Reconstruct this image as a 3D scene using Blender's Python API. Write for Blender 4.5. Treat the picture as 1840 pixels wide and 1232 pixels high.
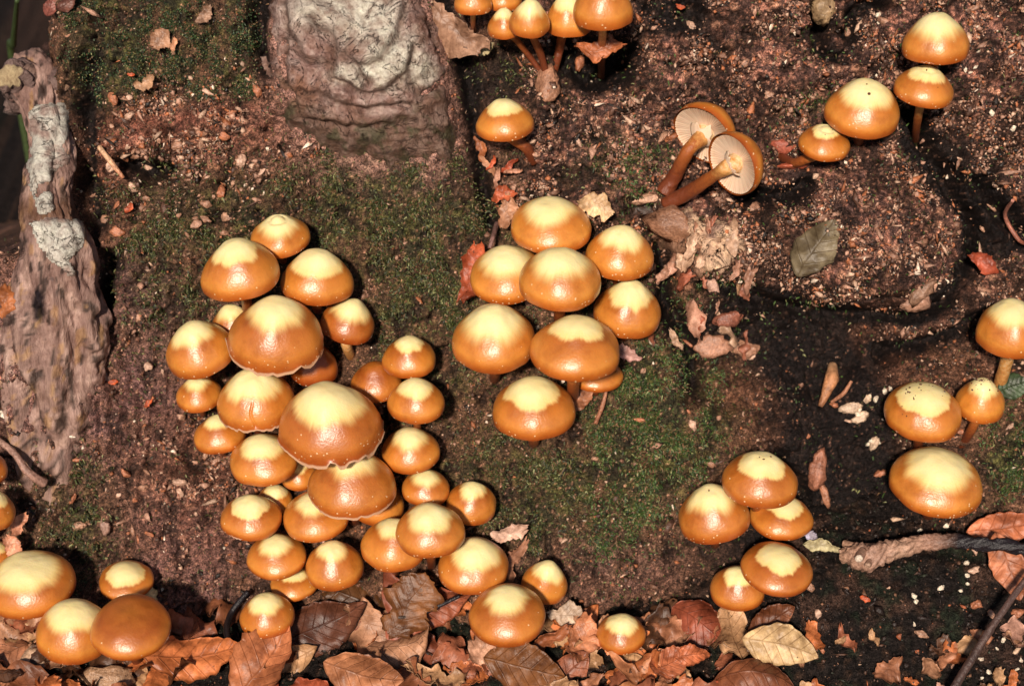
import bpy, math, random
import numpy as np
from mathutils import Vector, Matrix
from mathutils.bvhtree import BVHTree

scene = bpy.context.scene
for o in list(bpy.data.objects):
    bpy.data.objects.remove(o)
random.seed(7)
rng = np.random.default_rng(11)

# ---------------------------------------------------------------- camera, sky, sun, exposure
PW, PH = 1840.0, 1232.0              # photograph size in pixels
FOV = math.radians(30.0)
FPX = (PW/2)/math.tan(FOV/2)
PITCH = math.radians(37.0)
DIST = 0.97
FWD = np.array([0.0, math.cos(PITCH), -math.sin(PITCH)])
RIGHT = np.array([1.0, 0.0, 0.0])
UPV = np.array([0.0, math.sin(PITCH), math.cos(PITCH)])
P0 = np.array([0.0, 0.0, 0.115])     # centre of the stump face
CAM = P0 - DIST*FWD

cam_data = bpy.data.cameras.new('camera')
cam_data.sensor_width = 36.0
cam_data.sensor_fit = 'HORIZONTAL'
cam_data.angle = FOV
cam_data.clip_start = 0.01
cam_data.clip_end = 500.0
cam_data.dof.use_dof = True
cam_data.dof.focus_distance = DIST-0.035
cam_data.dof.aperture_fstop = 7.0
cam = bpy.data.objects.new('camera', cam_data)
cam.location = CAM
cam.rotation_euler = (math.radians(90)-PITCH, 0, 0)
scene.collection.objects.link(cam)
scene.camera = cam

SUN_EL = math.radians(38.0)
SUN_AZ = math.radians(9.0)          # to the left of the camera
SUN_DIR = np.array([-math.sin(SUN_AZ)*math.cos(SUN_EL), -math.cos(SUN_AZ)*math.cos(SUN_EL), math.sin(SUN_EL)])
world = bpy.data.worlds.new('World')
scene.world = world
world.use_nodes = True
wn = world.node_tree.nodes
sky = wn.new('ShaderNodeTexSky')
sky.sky_type = 'NISHITA'
sky.sun_disc = False
sky.sun_elevation = SUN_EL
sky.sun_rotation = math.atan2(SUN_DIR[0], SUN_DIR[1])
world.node_tree.links.new(sky.outputs[0], wn['Background'].inputs[0])
wn['Background'].inputs[1].default_value = 0.05

sun_data = bpy.data.lights.new('sun', 'SUN')
sun_data.energy = 5.0
sun_data.angle = math.radians(4.0)
sun_data.color = (1.0, 0.86, 0.72)
sun = bpy.data.objects.new('sun', sun_data)
sun.rotation_euler = Vector(SUN_DIR).to_track_quat('Z', 'Y').to_euler()
sun.location = (-1, -2, 3)
scene.collection.objects.link(sun)

scene.view_settings.view_transform = 'Standard'
scene.view_settings.look = 'None'
scene.view_settings.exposure = 0.0
scene.view_settings.gamma = 1.0
scene.view_settings.use_curve_mapping = False

# ---------------------------------------------------------------- pixels and points
N = np.array([0.0, -math.cos(math.radians(30)), math.sin(math.radians(30))])   # stump face normal
T = np.array([0.0, math.sin(math.radians(30)), math.cos(math.radians(30))])    # up the stump face

def ray(px, py):
    d = FWD + RIGHT*((px-PW/2)/FPX) + UPV*(-(py-PH/2)/FPX)
    return d/np.linalg.norm(d)

def proj(P):
    d = np.asarray(P) - CAM
    z = d @ FWD
    return PW/2 + FPX*(d @ RIGHT)/z, PH/2 - FPX*(d @ UPV)/z, z

def plane_px(u, v):
    P = P0 + u[..., None]*RIGHT + v[..., None]*T
    x, y, _ = proj(P)
    return x, y

# ---------------------------------------------------------------- noise (numpy)
def _hash(ix, iy, seed):
    h = (ix.astype(np.int64)*374761393 + iy.astype(np.int64)*668265263 + seed*982451653) & 0xFFFFFFFF
    h = ((h ^ (h >> 13))*1274126177) & 0xFFFFFFFF
    h = ((h ^ (h >> 16))*2246822519) & 0xFFFFFFFF
    return ((h ^ (h >> 15)) & 0xFFFFFF)/float(0xFFFFFF)

def vnoise(x, y, seed=0):
    ix = np.floor(x); iy = np.floor(y)
    fx = x-ix; fy = y-iy
    fx = fx*fx*fx*(fx*(fx*6-15)+10); fy = fy*fy*fy*(fy*(fy*6-15)+10)
    a = _hash(ix, iy, seed); b = _hash(ix+1, iy, seed)
    c = _hash(ix, iy+1, seed); d = _hash(ix+1, iy+1, seed)
    return (a*(1-fx)+b*fx)*(1-fy) + (c*(1-fx)+d*fx)*fy

def fbm(x, y, octv=4, seed=0, gain=0.5):
    s = 0; a = 1.0; t = 0
    for i in range(octv):
        s = s + a*(vnoise(x, y, seed+i*17)*2-1); t += a
        x = x*2.03+3.7; y = y*2.03+1.3; a *= gain
    return s/t

def worley(x, y, seed=0):
    ix = np.floor(x); iy = np.floor(y)
    best = np.full(x.shape, 9.0); cid = np.zeros(x.shape)
    for dx in (-1, 0, 1):
        for dy in (-1, 0, 1):
            jx = ix+dx; jy = iy+dy
            cx = jx+_hash(jx, jy, seed); cy = jy+_hash(jx, jy, seed+5)
            d = (cx-x)**2+(cy-y)**2
            m = d < best
            best = np.where(m, d, best)
            cid = np.where(m, _hash(jx, jy, seed+9), cid)
    return np.sqrt(best), cid

def sstep(a, b, x):
    t = np.clip((x-a)/(b-a), 0, 1)
    return t*t*(3-2*t)

def blob(x, y, cx, cy, rx, ry, p=1.0):
    d = ((x-cx)/rx)**2+((y-cy)/ry)**2
    return np.exp(-d**p)

def linedist(x, y, pts):
    best = np.full(np.shape(x), 1e9)
    for (ax, ay), (bx, by) in zip(pts[:-1], pts[1:]):
        dx, dy = bx-ax, by-ay
        t = np.clip(((x-ax)*dx+(y-ay)*dy)/(dx*dx+dy*dy), 0, 1)
        best = np.minimum(best, np.hypot(x-ax-t*dx, y-ay-t*dy))
    return best

# ---------------------------------------------------------------- objects
COL = scene.collection

def mesh_np(name, verts, quads=None, tris=None, smooth=True):
    me = bpy.data.meshes.new(name)
    verts = np.asarray(verts, dtype=np.float32)
    me.vertices.add(len(verts))
    me.vertices.foreach_set('co', verts.ravel())
    loops = []; starts = []; n = 0
    if quads is not None and len(quads):
        q = np.asarray(quads, dtype=np.int32)
        loops.append(q.ravel()); starts.append(np.arange(len(q))*4+n); n += q.size
    if tris is not None and len(tris):
        t = np.asarray(tris, dtype=np.int32)
        loops.append(t.ravel()); starts.append(np.arange(len(t))*3+n); n += t.size
    loops = np.concatenate(loops); starts = np.concatenate(starts).astype(np.int32)
    me.loops.add(len(loops))
    me.loops.foreach_set('vertex_index', loops)
    me.polygons.add(len(starts))
    me.polygons.foreach_set('loop_start', starts)
    if smooth:
        me.polygons.foreach_set('use_smooth', np.ones(len(starts), dtype=bool))
    me.update(calc_edges=True)
    me.validate()
    return me

def attr_col(me, name, cols):
    a = me.attributes.new(name, 'FLOAT_COLOR', 'POINT')
    c = np.ones((len(me.vertices), 4), dtype=np.float32)
    c[:, :3] = cols
    a.data.foreach_set('color', c.ravel())

def attr_f(me, name, vals):
    a = me.attributes.new(name, 'FLOAT', 'POINT')
    v = np.zeros(len(me.vertices), dtype=np.float32); v[:] = vals
    a.data.foreach_set('value', v)

def attr_v(me, name, vals):
    a = me.attributes.new(name, 'FLOAT_VECTOR', 'POINT')
    v = np.zeros((len(me.vertices), 3), dtype=np.float32); v[:] = vals
    a.data.foreach_set('vector', v.ravel())

def obj(name, me, mat=None, parent=None, label=None, cat=None, group=None, kind=None):
    o = bpy.data.objects.new(name, me)
    COL.objects.link(o)
    if mat is not None:
        me.materials.append(mat)
    if parent is not None:
        o.parent = parent
        o.matrix_parent_inverse = Matrix.Translation(-Vector(parent.location))
    if label: o['label'] = label
    if cat: o['category'] = cat
    if group: o['group'] = group
    if kind: o['kind'] = kind
    return o

def empty(name, loc, label, cat, group=None):
    o = bpy.data.objects.new(name, None)
    COL.objects.link(o)
    o.location = Vector(loc)
    o.empty_display_size = 0.01
    o['label'] = label; o['category'] = cat
    if group: o['group'] = group
    return o

def gridquads(nr, nc, wrap=False):
    i = np.arange(nr-1)[:, None]; j = np.arange(nc if wrap else nc-1)[None, :]
    j2 = (j+1) % nc
    return np.stack([i*nc+j, i*nc+j2, (i+1)*nc+j2, (i+1)*nc+j], axis=-1).reshape(-1, 4)

# ---------------------------------------------------------------- materials
class NT:
    def __init__(self, name):
        self.m = bpy.data.materials.new(name); self.m.use_nodes = True
        self.t = self.m.node_tree; self.b = self.t.nodes['Principled BSDF']
    def n(self, typ, **kw):
        x = self.t.nodes.new(typ)
        for k, v in kw.items(): setattr(x, k, v)
        return x
    def l(self, a, b): self.t.links.new(a, b)
    def attr(self, name):
        return self.n('ShaderNodeAttribute', attribute_name=name)
    def math(self, op, a, b=None, c=None, clamp=False):
        x = self.n('ShaderNodeMath', operation=op); x.use_clamp = clamp
        for i, v in enumerate((a, b, c)):
            if v is None: continue
            if isinstance(v, (int, float)): x.inputs[i].default_value = v
            else: self.l(v, x.inputs[i])
        return x.outputs[0]
    def mix(self, f, a, b, blend='MIX'):
        x = self.n('ShaderNodeMix', data_type='RGBA', blend_type=blend)
        for s, v in ((x.inputs['Factor'], f), (x.inputs[6], a), (x.inputs[7], b)):
            if isinstance(v, (int, float)): s.default_value = v
            elif isinstance(v, tuple): s.default_value = (*v, 1.0)
            else: self.l(v, s)
        return x.outputs[2]
    def noise(self, scale, detail=3, rough=0.5, vec=None, out='Fac', dist=0.0):
        x = self.n('ShaderNodeTexNoise')
        x.inputs['Scale'].default_value = scale; x.inputs['Detail'].default_value = detail
        x.inputs['Roughness'].default_value = rough; x.inputs['Distortion'].default_value = dist
        if vec is None: vec = self.n('ShaderNodeTexCoord').outputs['Object']
        self.l(vec, x.inputs['Vector'])
        return x.outputs[out]
    def ramp(self, f, stops):
        x = self.n('ShaderNodeValToRGB')
        e = x.color_ramp.elements
        while len(e) < len(stops): e.new(0.5)
        for k, (p, c) in zip(e, stops):
            k.position = p; k.color = (*c, 1.0) if len(c) == 3 else c
        self.l(f, x.inputs[0]); return x.outputs[0]
    def bump(self, h, dist, strength=1.0, normal=None):
        x = self.n('ShaderNodeBump'); x.inputs['Distance'].default_value = dist
        x.inputs['Strength'].default_value = strength
        self.l(h, x.inputs['Height'])
        if normal is not None: self.l(normal, x.inputs['Normal'])
        return x.outputs[0]
    def set(self, **kw):
        for k, v in kw.items():
            s = self.b.inputs[k.replace('_', ' ')]
            if isinstance(v, (int, float)): s.default_value = v
            elif isinstance(v, tuple): s.default_value = v if len(v) != 3 or s.type == 'VECTOR' else (*v, 1.0)
            else: self.l(v, s)

def mat_ground(name, rough=0.6, spec=0.22, bumpd=0.003, var=0.9):
    t = NT(name)
    col = t.attr('col').outputs['Color']
    n1 = t.noise(420, 4, 0.65)
    n2 = t.noise(1400, 2, 0.6)
    f = t.math('MULTIPLY', n1, n2)
    k = t.ramp(f, [(0.14, (1-var,)*3), (0.26, (0.95,)*3), (0.38, (1+var*1.6,)*3)])
    c = t.mix(1.0, col, k, 'MULTIPLY')
    r = t.math('ADD', t.math('MULTIPLY', t.noise(300, 2), 0.35), rough-0.17)
    h = t.math('ADD', t.math('MULTIPLY', n1, 0.7), t.math('MULTIPLY', n2, 0.3))
    t.set(Base_Color=c, Roughness=r, Normal=t.bump(h, bumpd, 1.0))
    t.set(Specular_IOR_Level=spec)
    return t.m

def mat_cap():
    t = NT('mushroom_cap_skin')
    rad = t.attr('cap_rad').outputs['Fac']
    ang = t.attr('cap_ang').outputs['Vector']
    par = t.n('ShaderNodeSeparateXYZ'); t.l(t.attr('cap_par').outputs['Vector'], par.inputs[0])
    disc, tone, rag = par.outputs
    # radial fibrils: quick round the cap, slow along the radius
    big = t.noise(1.1, 2, 0.5, ang); fine = t.noise(9.0, 3, 0.7, ang)
    edge = t.math('ADD', t.math('MULTIPLY', t.math('SUBTRACT', big, 0.5), 0.30), t.math('MULTIPLY', t.math('SUBTRACT', fine, 0.5), 0.09))
    d = t.math('SUBTRACT', t.math('ADD', disc, edge), rad)
    mask = t.n('ShaderNodeMapRange', interpolation_type='SMOOTHSTEP')
    t.l(d, mask.inputs[0]); soft = t.attr('cap_soft').outputs['Fac']; t.l(t.math('MULTIPLY', soft, -1.0), mask.inputs[1]); t.l(soft, mask.inputs[2])
    # water-soaked skin, with flank glow and rim shading painted along the radius
    skin = t.ramp(rad, [(0.0, (0.50, 0.18, 0.022)), (0.46, (0.47, 0.140, 0.018)), (0.63, (0.62, 0.220, 0.030)), (0.80, (0.70, 0.275, 0.042)), (0.91, (0.54, 0.150, 0.016)), (1.0, (0.38, 0.080, 0.008))])
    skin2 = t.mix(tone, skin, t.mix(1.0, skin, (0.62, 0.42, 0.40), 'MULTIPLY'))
    mott = t.noise(75, 6, 0.68)
    skin3 = t.mix(1.0, skin2, t.ramp(mott, [(0.32, (0.74, 0.66, 0.55)), (0.52, (1.0, 1.0, 1.0)), (0.7, (1.12, 1.16, 1.2))]), 'MULTIPLY')
    pale = t.mix(t.noise(90, 3), (0.85, 0.69, 0.28), (0.88, 0.77, 0.43))
    gr = t.n('ShaderNodeMapRange', interpolation_type='SMOOTHSTEP')
    t.l(d, gr.inputs[0]); gr.inputs[1].default_value = -0.02; gr.inputs[2].default_value = 0.22
    pale = t.mix(gr.outputs[0], t.mix(1.0, pale, (0.98, 0.82, 0.60), 'MULTIPLY'), pale)
    c = t.mix(mask.outputs[0], skin3, pale)
    # fleck of veil near the margin
    vor = t.n('ShaderNodeTexVoronoi'); vor.inputs['Scale'].default_value = 640
    t.l(t.n('ShaderNodeTexCoord').outputs['Object'], vor.inputs['Vector'])
    sepc = t.n('ShaderNodeSeparateColor'); t.l(vor.outputs['Color'], sepc.inputs[0])
    fl = t.math('LESS_THAN', vor.outputs['Distance'], 0.27)
    chance = t.math('MULTIPLY', t.math('POWER', rad, 7.0), 0.30)
    fl = t.math('MULTIPLY', fl, t.math('LESS_THAN', sepc.outputs[0], chance))
    c = t.mix(t.math('MULTIPLY', fl, 0.8), c, (0.85, 0.60, 0.34))
    # ragged pale edge of the old caps
    rg = t.n('ShaderNodeMapRange'); t.l(rad, rg.inputs[0]); rg.inputs[1].default_value = 0.955; rg.inputs[2].default_value = 0.975
    c = t.mix(t.math('MULTIPLY', rg.outputs[0], rag), c, (0.62, 0.36, 0.22))
    h = t.math('ADD', t.math('MULTIPLY', t.noise(900, 2, 0.6), 0.5), t.math('MULTIPLY', mott, 0.6))
    h = t.math('ADD', h, t.math('MULTIPLY', fl, 0.5))
    bn = t.bump(h, 0.0005, 0.6)
    rgh = t.math('MULTIPLY_ADD', mask.outputs[0], 0.2, 0.40)
    t.set(Base_Color=c, Roughness=rgh, Normal=bn, Subsurface_Weight=0.12, Subsurface_Scale=0.004,
          Subsurface_Radius=(1.0, 0.45, 0.12), Specular_IOR_Level=0.55, Coat_Weight=0.45, Coat_Roughness=0.33)
    t.l(bn, t.b.inputs['Coat Normal'])
    t.l(t.math('MULTIPLY_ADD', mask.outputs[0], -0.35, 0.6), t.b.inputs['Coat Weight'])
    return t.m

def mat_stem():
    t = NT('mushroom_stem_skin')
    a = t.attr('along').outputs['Fac']
    n = t.noise(500, 4, 0.7)
    f = t.math('ADD', a, t.math('MULTIPLY', t.math('SUBTRACT', n, 0.5), 0.45))
    c = t.ramp(f, [(0.0, (0.80, 0.60, 0.36)), (0.12, (0.66, 0.33, 0.10)), (0.30, (0.36, 0.10, 0.02)), (0.65, (0.17, 0.04, 0.014))])
    t.set(Base_Color=c, Roughness=0.42, Normal=t.bump(n, 0.0008, 0.8), Subsurface_Weight=0.1, Subsurface_Scale=0.003)
    return t.m

def mat_gill():
    t = NT('mushroom_gill_flesh')
    a = t.attr('along').outputs['Fac']
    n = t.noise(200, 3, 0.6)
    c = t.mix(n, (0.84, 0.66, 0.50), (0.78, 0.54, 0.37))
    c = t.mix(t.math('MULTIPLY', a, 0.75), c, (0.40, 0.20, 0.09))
    t.set(Base_Color=c, Roughness=0.6, Subsurface_Weight=0.1, Subsurface_Scale=0.002)
    return t.m

def mat_leaf():
    t = NT('dead_leaf')
    col = t.attr('col').outputs['Color']
    v0 = t.attr('vein').outputs['Fac']
    luv = t.n('ShaderNodeSeparateXYZ'); t.l(t.attr('luv').outputs['Vector'], luv.inputs[0])
    ay = t.math('ABSOLUTE', luv.outputs[1])
    ph = t.math('SUBTRACT', t.math('MULTIPLY', luv.outputs[0], 1.0), t.math('MULTIPLY', ay, 0.8))
    fr = t.math('ABSOLUTE', t.math('SUBTRACT', t.math('FRACT', ph), 0.5))
    lat = t.math('SUBTRACT', 1.0, t.math('MULTIPLY', fr, 14.0), clamp=True)
    mid = t.math('SUBTRACT', 1.0, t.math('MULTIPLY', ay, 9.0), clamp=True)
    v = t.math('MAXIMUM', v0, t.math('MULTIPLY', t.math('MAXIMUM', lat, mid), luv.outputs[2]))
    n1 = t.noise(70, 5, 0.65); n2 = t.noise(480, 4, 0.7)
    k = t.ramp(n1, [(0.32, (0.42, 0.36, 0.32)), (0.5, (0.95, 0.95, 0.95)), (0.68, (1.5, 1.55, 1.6))])
    c = t.mix(1.0, col, k, 'MULTIPLY')
    c = t.mix(1.0, c, t.ramp(n2, [(0.3, (0.72, 0.68, 0.66)), (0.7, (1.2, 1.2, 1.2))]), 'MULTIPLY')
    spots = t.ramp(t.noise(150, 3, 0.7), [(0.66, (0, 0, 0)), (0.72, (1, 1, 1))])
    c = t.mix(t.math('MULTIPLY', spots, 0.75), c, (0.03, 0.015, 0.01))
    c = t.mix(t.math('MULTIPLY', v, 0.55), c, t.mix(1.0, c, (0.45, 0.36, 0.3), 'MULTIPLY'))
    h = t.math('ADD', t.math('MULTIPLY', n2, 0.6), t.math('MULTIPLY', v, 0.5))
    r = t.math('MULTIPLY_ADD', n1, 0.35, 0.28)
    t.set(Base_Color=c, Roughness=r, Normal=t.bump(h, 0.0006, 0.8), Specular_IOR_Level=0.45)
    return t.m

def mat_bark(name='bark_plate', cracks=0.5, stretch=1.0):
    t = NT(name)
    col = t.attr('col').outputs['Color']
    mpn = t.n('ShaderNodeMapping'); t.l(t.n('ShaderNodeTexCoord').outputs['Object'], mpn.inputs[0]); mpn.inputs['Scale'].default_value = (1, stretch, stretch)
    n1 = t.noise(120, 6, 0.68, vec=mpn.outputs[0], dist=1.2); n2 = t.noise(600, 4, 0.7, vec=mpn.outputs[0])
    lv = t.noise(52, 5, 0.6, vec=mpn.outputs[0], dist=1.6)
    crack = t.math('SUBTRACT', 1.0, t.math('MULTIPLY', t.math('ABSOLUTE', t.math('SUBTRACT', lv, 0.5)), 85.0), clamp=True)
    c = t.mix(1.0, col, t.ramp(n1, [(0.3, (0.5, 0.42, 0.40)), (0.5, (0.95, 0.95, 0.95)), (0.7, (1.2, 1.25, 1.2))]), 'MULTIPLY')
    c = t.mix(1.0, c, t.ramp(n2, [(0.25, (0.6, 0.55, 0.52)), (0.6, (1.1, 1.1, 1.1))]), 'MULTIPLY')
    c = t.mix(t.math('MULTIPLY', crack, cracks), c, (0.10, 0.06, 0.045))
    h = t.math('SUBTRACT', t.math('ADD', n1, t.math('MULTIPLY', n2, 0.5)), t.math('MULTIPLY', crack, cracks))
    t.set(Base_Color=c, Roughness=0.55, Normal=t.bump(h, 0.0024, 1.0), Specular_IOR_Level=0.35)
    return t.m

def mat_bits(name, rough=0.35, spec=0.6):
    t = NT(name)
    col = t.attr('col').outputs['Color']
    n = t.noise(700, 3, 0.7)
    c = t.mix(1.0, col, t.ramp(n, [(0.3, (0.55, 0.5, 0.48)), (0.7, (1.35, 1.35, 1.35))]), 'MULTIPLY')
    t.set(Base_Color=c, Roughness=rough, Normal=t.bump(n, 0.0009, 0.8), Specular_IOR_Level=spec)
    return t.m

M_STUMP = mat_ground('rotten_wood')
M_SOIL = mat_ground('wet_soil', 0.75, 0.12, 0.0022)
M_CAP = mat_cap(); M_STEM = mat_stem(); M_GILL = mat_gill()
M_LEAF = mat_leaf(); M_BARK = mat_bark('bark_plate', 0.7); M_ROOT = mat_bark('root_bark', 0.0, 0.3); M_STUB = mat_bark('stub_bark', 0.0, 1.0); M_BITS = mat_bits('wood_fragment')
M_CRUMB = mat_bits('wood_crumb', 0.4, 0.5)
M_MOSS = mat_bits('moss_leaf', 0.45, 0.5)
M_TWIG = mat_bits('twig_bark', 0.4, 0.5)

# ---------------------------------------------------------------- the stump face
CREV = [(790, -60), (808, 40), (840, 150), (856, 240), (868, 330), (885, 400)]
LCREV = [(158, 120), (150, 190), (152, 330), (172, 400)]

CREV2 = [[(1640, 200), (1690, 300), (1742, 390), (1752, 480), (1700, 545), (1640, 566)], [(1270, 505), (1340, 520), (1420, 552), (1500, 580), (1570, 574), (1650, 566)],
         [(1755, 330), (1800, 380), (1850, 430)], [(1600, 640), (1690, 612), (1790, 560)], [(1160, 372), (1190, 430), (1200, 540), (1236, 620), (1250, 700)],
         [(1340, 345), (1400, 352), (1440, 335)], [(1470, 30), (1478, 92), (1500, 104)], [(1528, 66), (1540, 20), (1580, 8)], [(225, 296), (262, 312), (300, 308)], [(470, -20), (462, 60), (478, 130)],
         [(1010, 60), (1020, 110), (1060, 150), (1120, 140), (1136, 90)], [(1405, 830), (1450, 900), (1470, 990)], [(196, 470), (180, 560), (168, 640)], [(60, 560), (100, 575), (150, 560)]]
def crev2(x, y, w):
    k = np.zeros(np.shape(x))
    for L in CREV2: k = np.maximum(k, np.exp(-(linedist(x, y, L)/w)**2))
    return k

def regions(x, y):
    """soft masks of what the face is made of and where shade is painted, in pixels of the face seen square on"""
    w = 26*fbm(x/70, y/70, 3, 5); w2 = 26*fbm(x/70, y/70, 3, 55)
    X = x+w; Y = y+w2
    R = {}
    R['moss'] = np.clip(
        1.0*sstep(480, 440, X)*sstep(90, 140, X)*sstep(210, 150, Y)
        + 0.85*blob(X, Y, 690, 410, 230, 140, 1.5) + 0.55*blob(X, Y, 360, 400, 190, 110, 1.5)
        + 1.0*blob(X, Y, 1185, 745, 125, 120, 1.6) + 0.75*blob(X, Y, 1010, 880, 220, 130, 1.6)
        + 0.6*blob(X, Y, 760, 620, 90, 170) + 0.9*blob(X, Y, 1815, 820, 60, 90, 1.5)
        + 0.8*blob(X, Y, 140, 920, 70, 110) + 0.6*blob(X, Y, 1120, 300, 70, 60)
        + 0.5*blob(X, Y, 900, 140, 80, 60) + 0.45*blob(X, Y, 1450, 200, 40, 40) + 0.4*blob(X, Y, 330, 560, 130, 100)
        + 0.35*blob(X, Y, 1260, 470, 50, 60) + 0.3*blob(X, Y, 1050, 620, 250, 200), 0, 1)
    R['crumb'] = np.clip(1.0*sstep(880, 960, X)*sstep(420, 330, Y-0.12*(X-900)) + 1.0*blob(X, Y, 1500, 450, 290, 150, 2)
        + 0.8*blob(X, Y, 1780, 200, 120, 400, 2) + 0.55*blob(X, Y, 350, 250, 210, 100, 1.5) + 0.6*blob(X, Y, 350, 860, 90, 110, 1.5), 0, 1)
    R['red'] = np.clip(0.9*blob(X, Y, 330, 240, 190, 75, 1.5) + 0.5*blob(X, Y, 190, 330, 60, 110)
        + 0.5*blob(X, Y, 360, 860, 80, 100) + 0.4*blob(X, Y, 1480, 640, 200, 200), 0, 1)
    R['bark'] = np.clip(1.0*blob(X, Y, 650, 80, 190, 200, 2.0) + 0.8*blob(X, Y, 690, 260, 160, 80, 1.5), 0, 1)
    R['purple'] = np.clip(1.0*blob(X, Y, 150, 640, 210, 230, 2) + 0.7*blob(X, Y, 780, 250, 80, 120)
        + 0.7*blob(X, Y, 330, 1030, 180, 130, 1.6) + 0.6*blob(X, Y, 1080, 1010, 160, 70), 0, 1)
    R['fibre'] = np.clip(blob(X, Y, 1720, 140, 200, 260, 2) + 0.6*blob(X, Y, 1350, 120, 160, 120, 2) + 0.7*blob(X, Y, 1700, 450, 60, 110, 2), 0, 1)
    R['rootmass'] = np.clip(1.0*blob(X, Y, 85, 600, 110, 150, 2), 0, 1)
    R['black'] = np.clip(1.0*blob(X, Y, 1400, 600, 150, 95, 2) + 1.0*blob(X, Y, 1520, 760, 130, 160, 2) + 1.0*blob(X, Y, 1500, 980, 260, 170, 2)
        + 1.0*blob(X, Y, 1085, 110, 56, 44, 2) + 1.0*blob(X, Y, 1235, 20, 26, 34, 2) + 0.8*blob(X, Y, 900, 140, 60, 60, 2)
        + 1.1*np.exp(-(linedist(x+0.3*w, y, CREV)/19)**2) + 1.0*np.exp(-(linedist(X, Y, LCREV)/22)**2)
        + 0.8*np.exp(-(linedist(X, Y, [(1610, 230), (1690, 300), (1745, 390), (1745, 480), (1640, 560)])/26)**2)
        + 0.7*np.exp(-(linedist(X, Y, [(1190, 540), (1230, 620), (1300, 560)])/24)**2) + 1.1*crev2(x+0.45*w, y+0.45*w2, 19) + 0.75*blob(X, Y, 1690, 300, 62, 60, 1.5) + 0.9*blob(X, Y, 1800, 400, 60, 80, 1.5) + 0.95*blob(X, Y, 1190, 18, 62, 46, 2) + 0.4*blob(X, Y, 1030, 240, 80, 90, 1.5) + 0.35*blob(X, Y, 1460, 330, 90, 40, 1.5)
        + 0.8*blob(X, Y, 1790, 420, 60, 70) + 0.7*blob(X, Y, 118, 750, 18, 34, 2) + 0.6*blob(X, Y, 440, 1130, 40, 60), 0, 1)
    return R

def face_height(x, y):
    h = 9.0*fbm(x/330, y/330, 3, 1) + 3.2*fbm(x/110, y/110, 3, 2)
    h = h + 26*blob(x, y, 640, 60, 165, 175, 1.6)
    h = h - 19*np.exp(-(linedist(x, y, CREV)/16)**2) + 7*sstep(26, 60, linedist(x, y, CREV))*blob(x, y, 760, 260, 120, 220, 2)
    h = h - 16*np.exp(-(linedist(x, y, LCREV)/20)**2)
    h = h - 15*blob(x, y, 905, 130, 58, 55, 1.5) - 24*blob(x, y, 1085, 112, 48, 38, 2) - 12*blob(x, y, 1238, 20, 24, 30, 2)
    wl = 18*fbm(x/60, y/60, 3, 33)
    h = h + 27*blob(x+wl, y+wl, 1480, 440, 255, 118, 3) - 34*blob(x+wl, y-wl, 1420, 640, 170, 105, 2)
    h = h - 16*blob(x, y, 1530, 860, 170, 120, 1.5) + 12*blob(x, y, 1180, 760, 130, 110)
    h = h - 12*np.exp(-(linedist(x, y, [(1640, 200), (1690, 300), (1745, 390), (1752, 480)])/17)**2)
    h = h - 7*np.exp(-(linedist(x, y, [(1460, 10), (1475, 50), (1560, 60), (1580, 20)])/7)**2)
    h = h - 9*np.exp(-(linedist(x, y, [(170, 570), (165, 640), (215, 700), (280, 735)])/9)**2)
    h = h - 12*blob(x, y, 118, 752, 17, 30, 2) + 20*blob(x, y, 90, 700, 130, 170, 1.5)
    h = h - 7*np.exp(-(linedist(x, y, [(1140, 380), (1185, 430), (1200, 540), (1240, 620)])/13)**2)
    cw = 8*fbm(x/30, y/30, 2, 36)
    h = h - 22*crev2(x+cw, y-cw, 15)
    gl, cl_ = worley(x/125+0.5*fbm(x/90, y/90, 2, 37), y/105+0.5*fbm(x/90, y/90, 2, 38), 39)
    h = h + 13*(0.45-gl)*(0.4+cl_)*sstep(880, 1000, x)*sstep(1000, 800, y) + 8*(0.45-gl)*sstep(620, 420, x)*sstep(140, 220, y)
    h = h + 14*sstep(820, 1130, y)*sstep(1250, 1000, x)
    # the stump falls away at its upper left shoulder and left side
    wob = 14*fbm(x/40, y/40, 3, 41)
    e = np.minimum((y+wob) - (12 + 0.0*x) + 900*sstep(450, 520, x), (x+wob) - (118 - 60*sstep(380, 520, y)) + 900*sstep(430, 560, y))
    h = h - 260*(1-sstep(-230, 6, e))
    h = h - 300*sstep(2050, 2700, x) - 300*sstep(-250, -900, x) - 120*sstep(-150, -900, y)
    return h

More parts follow.
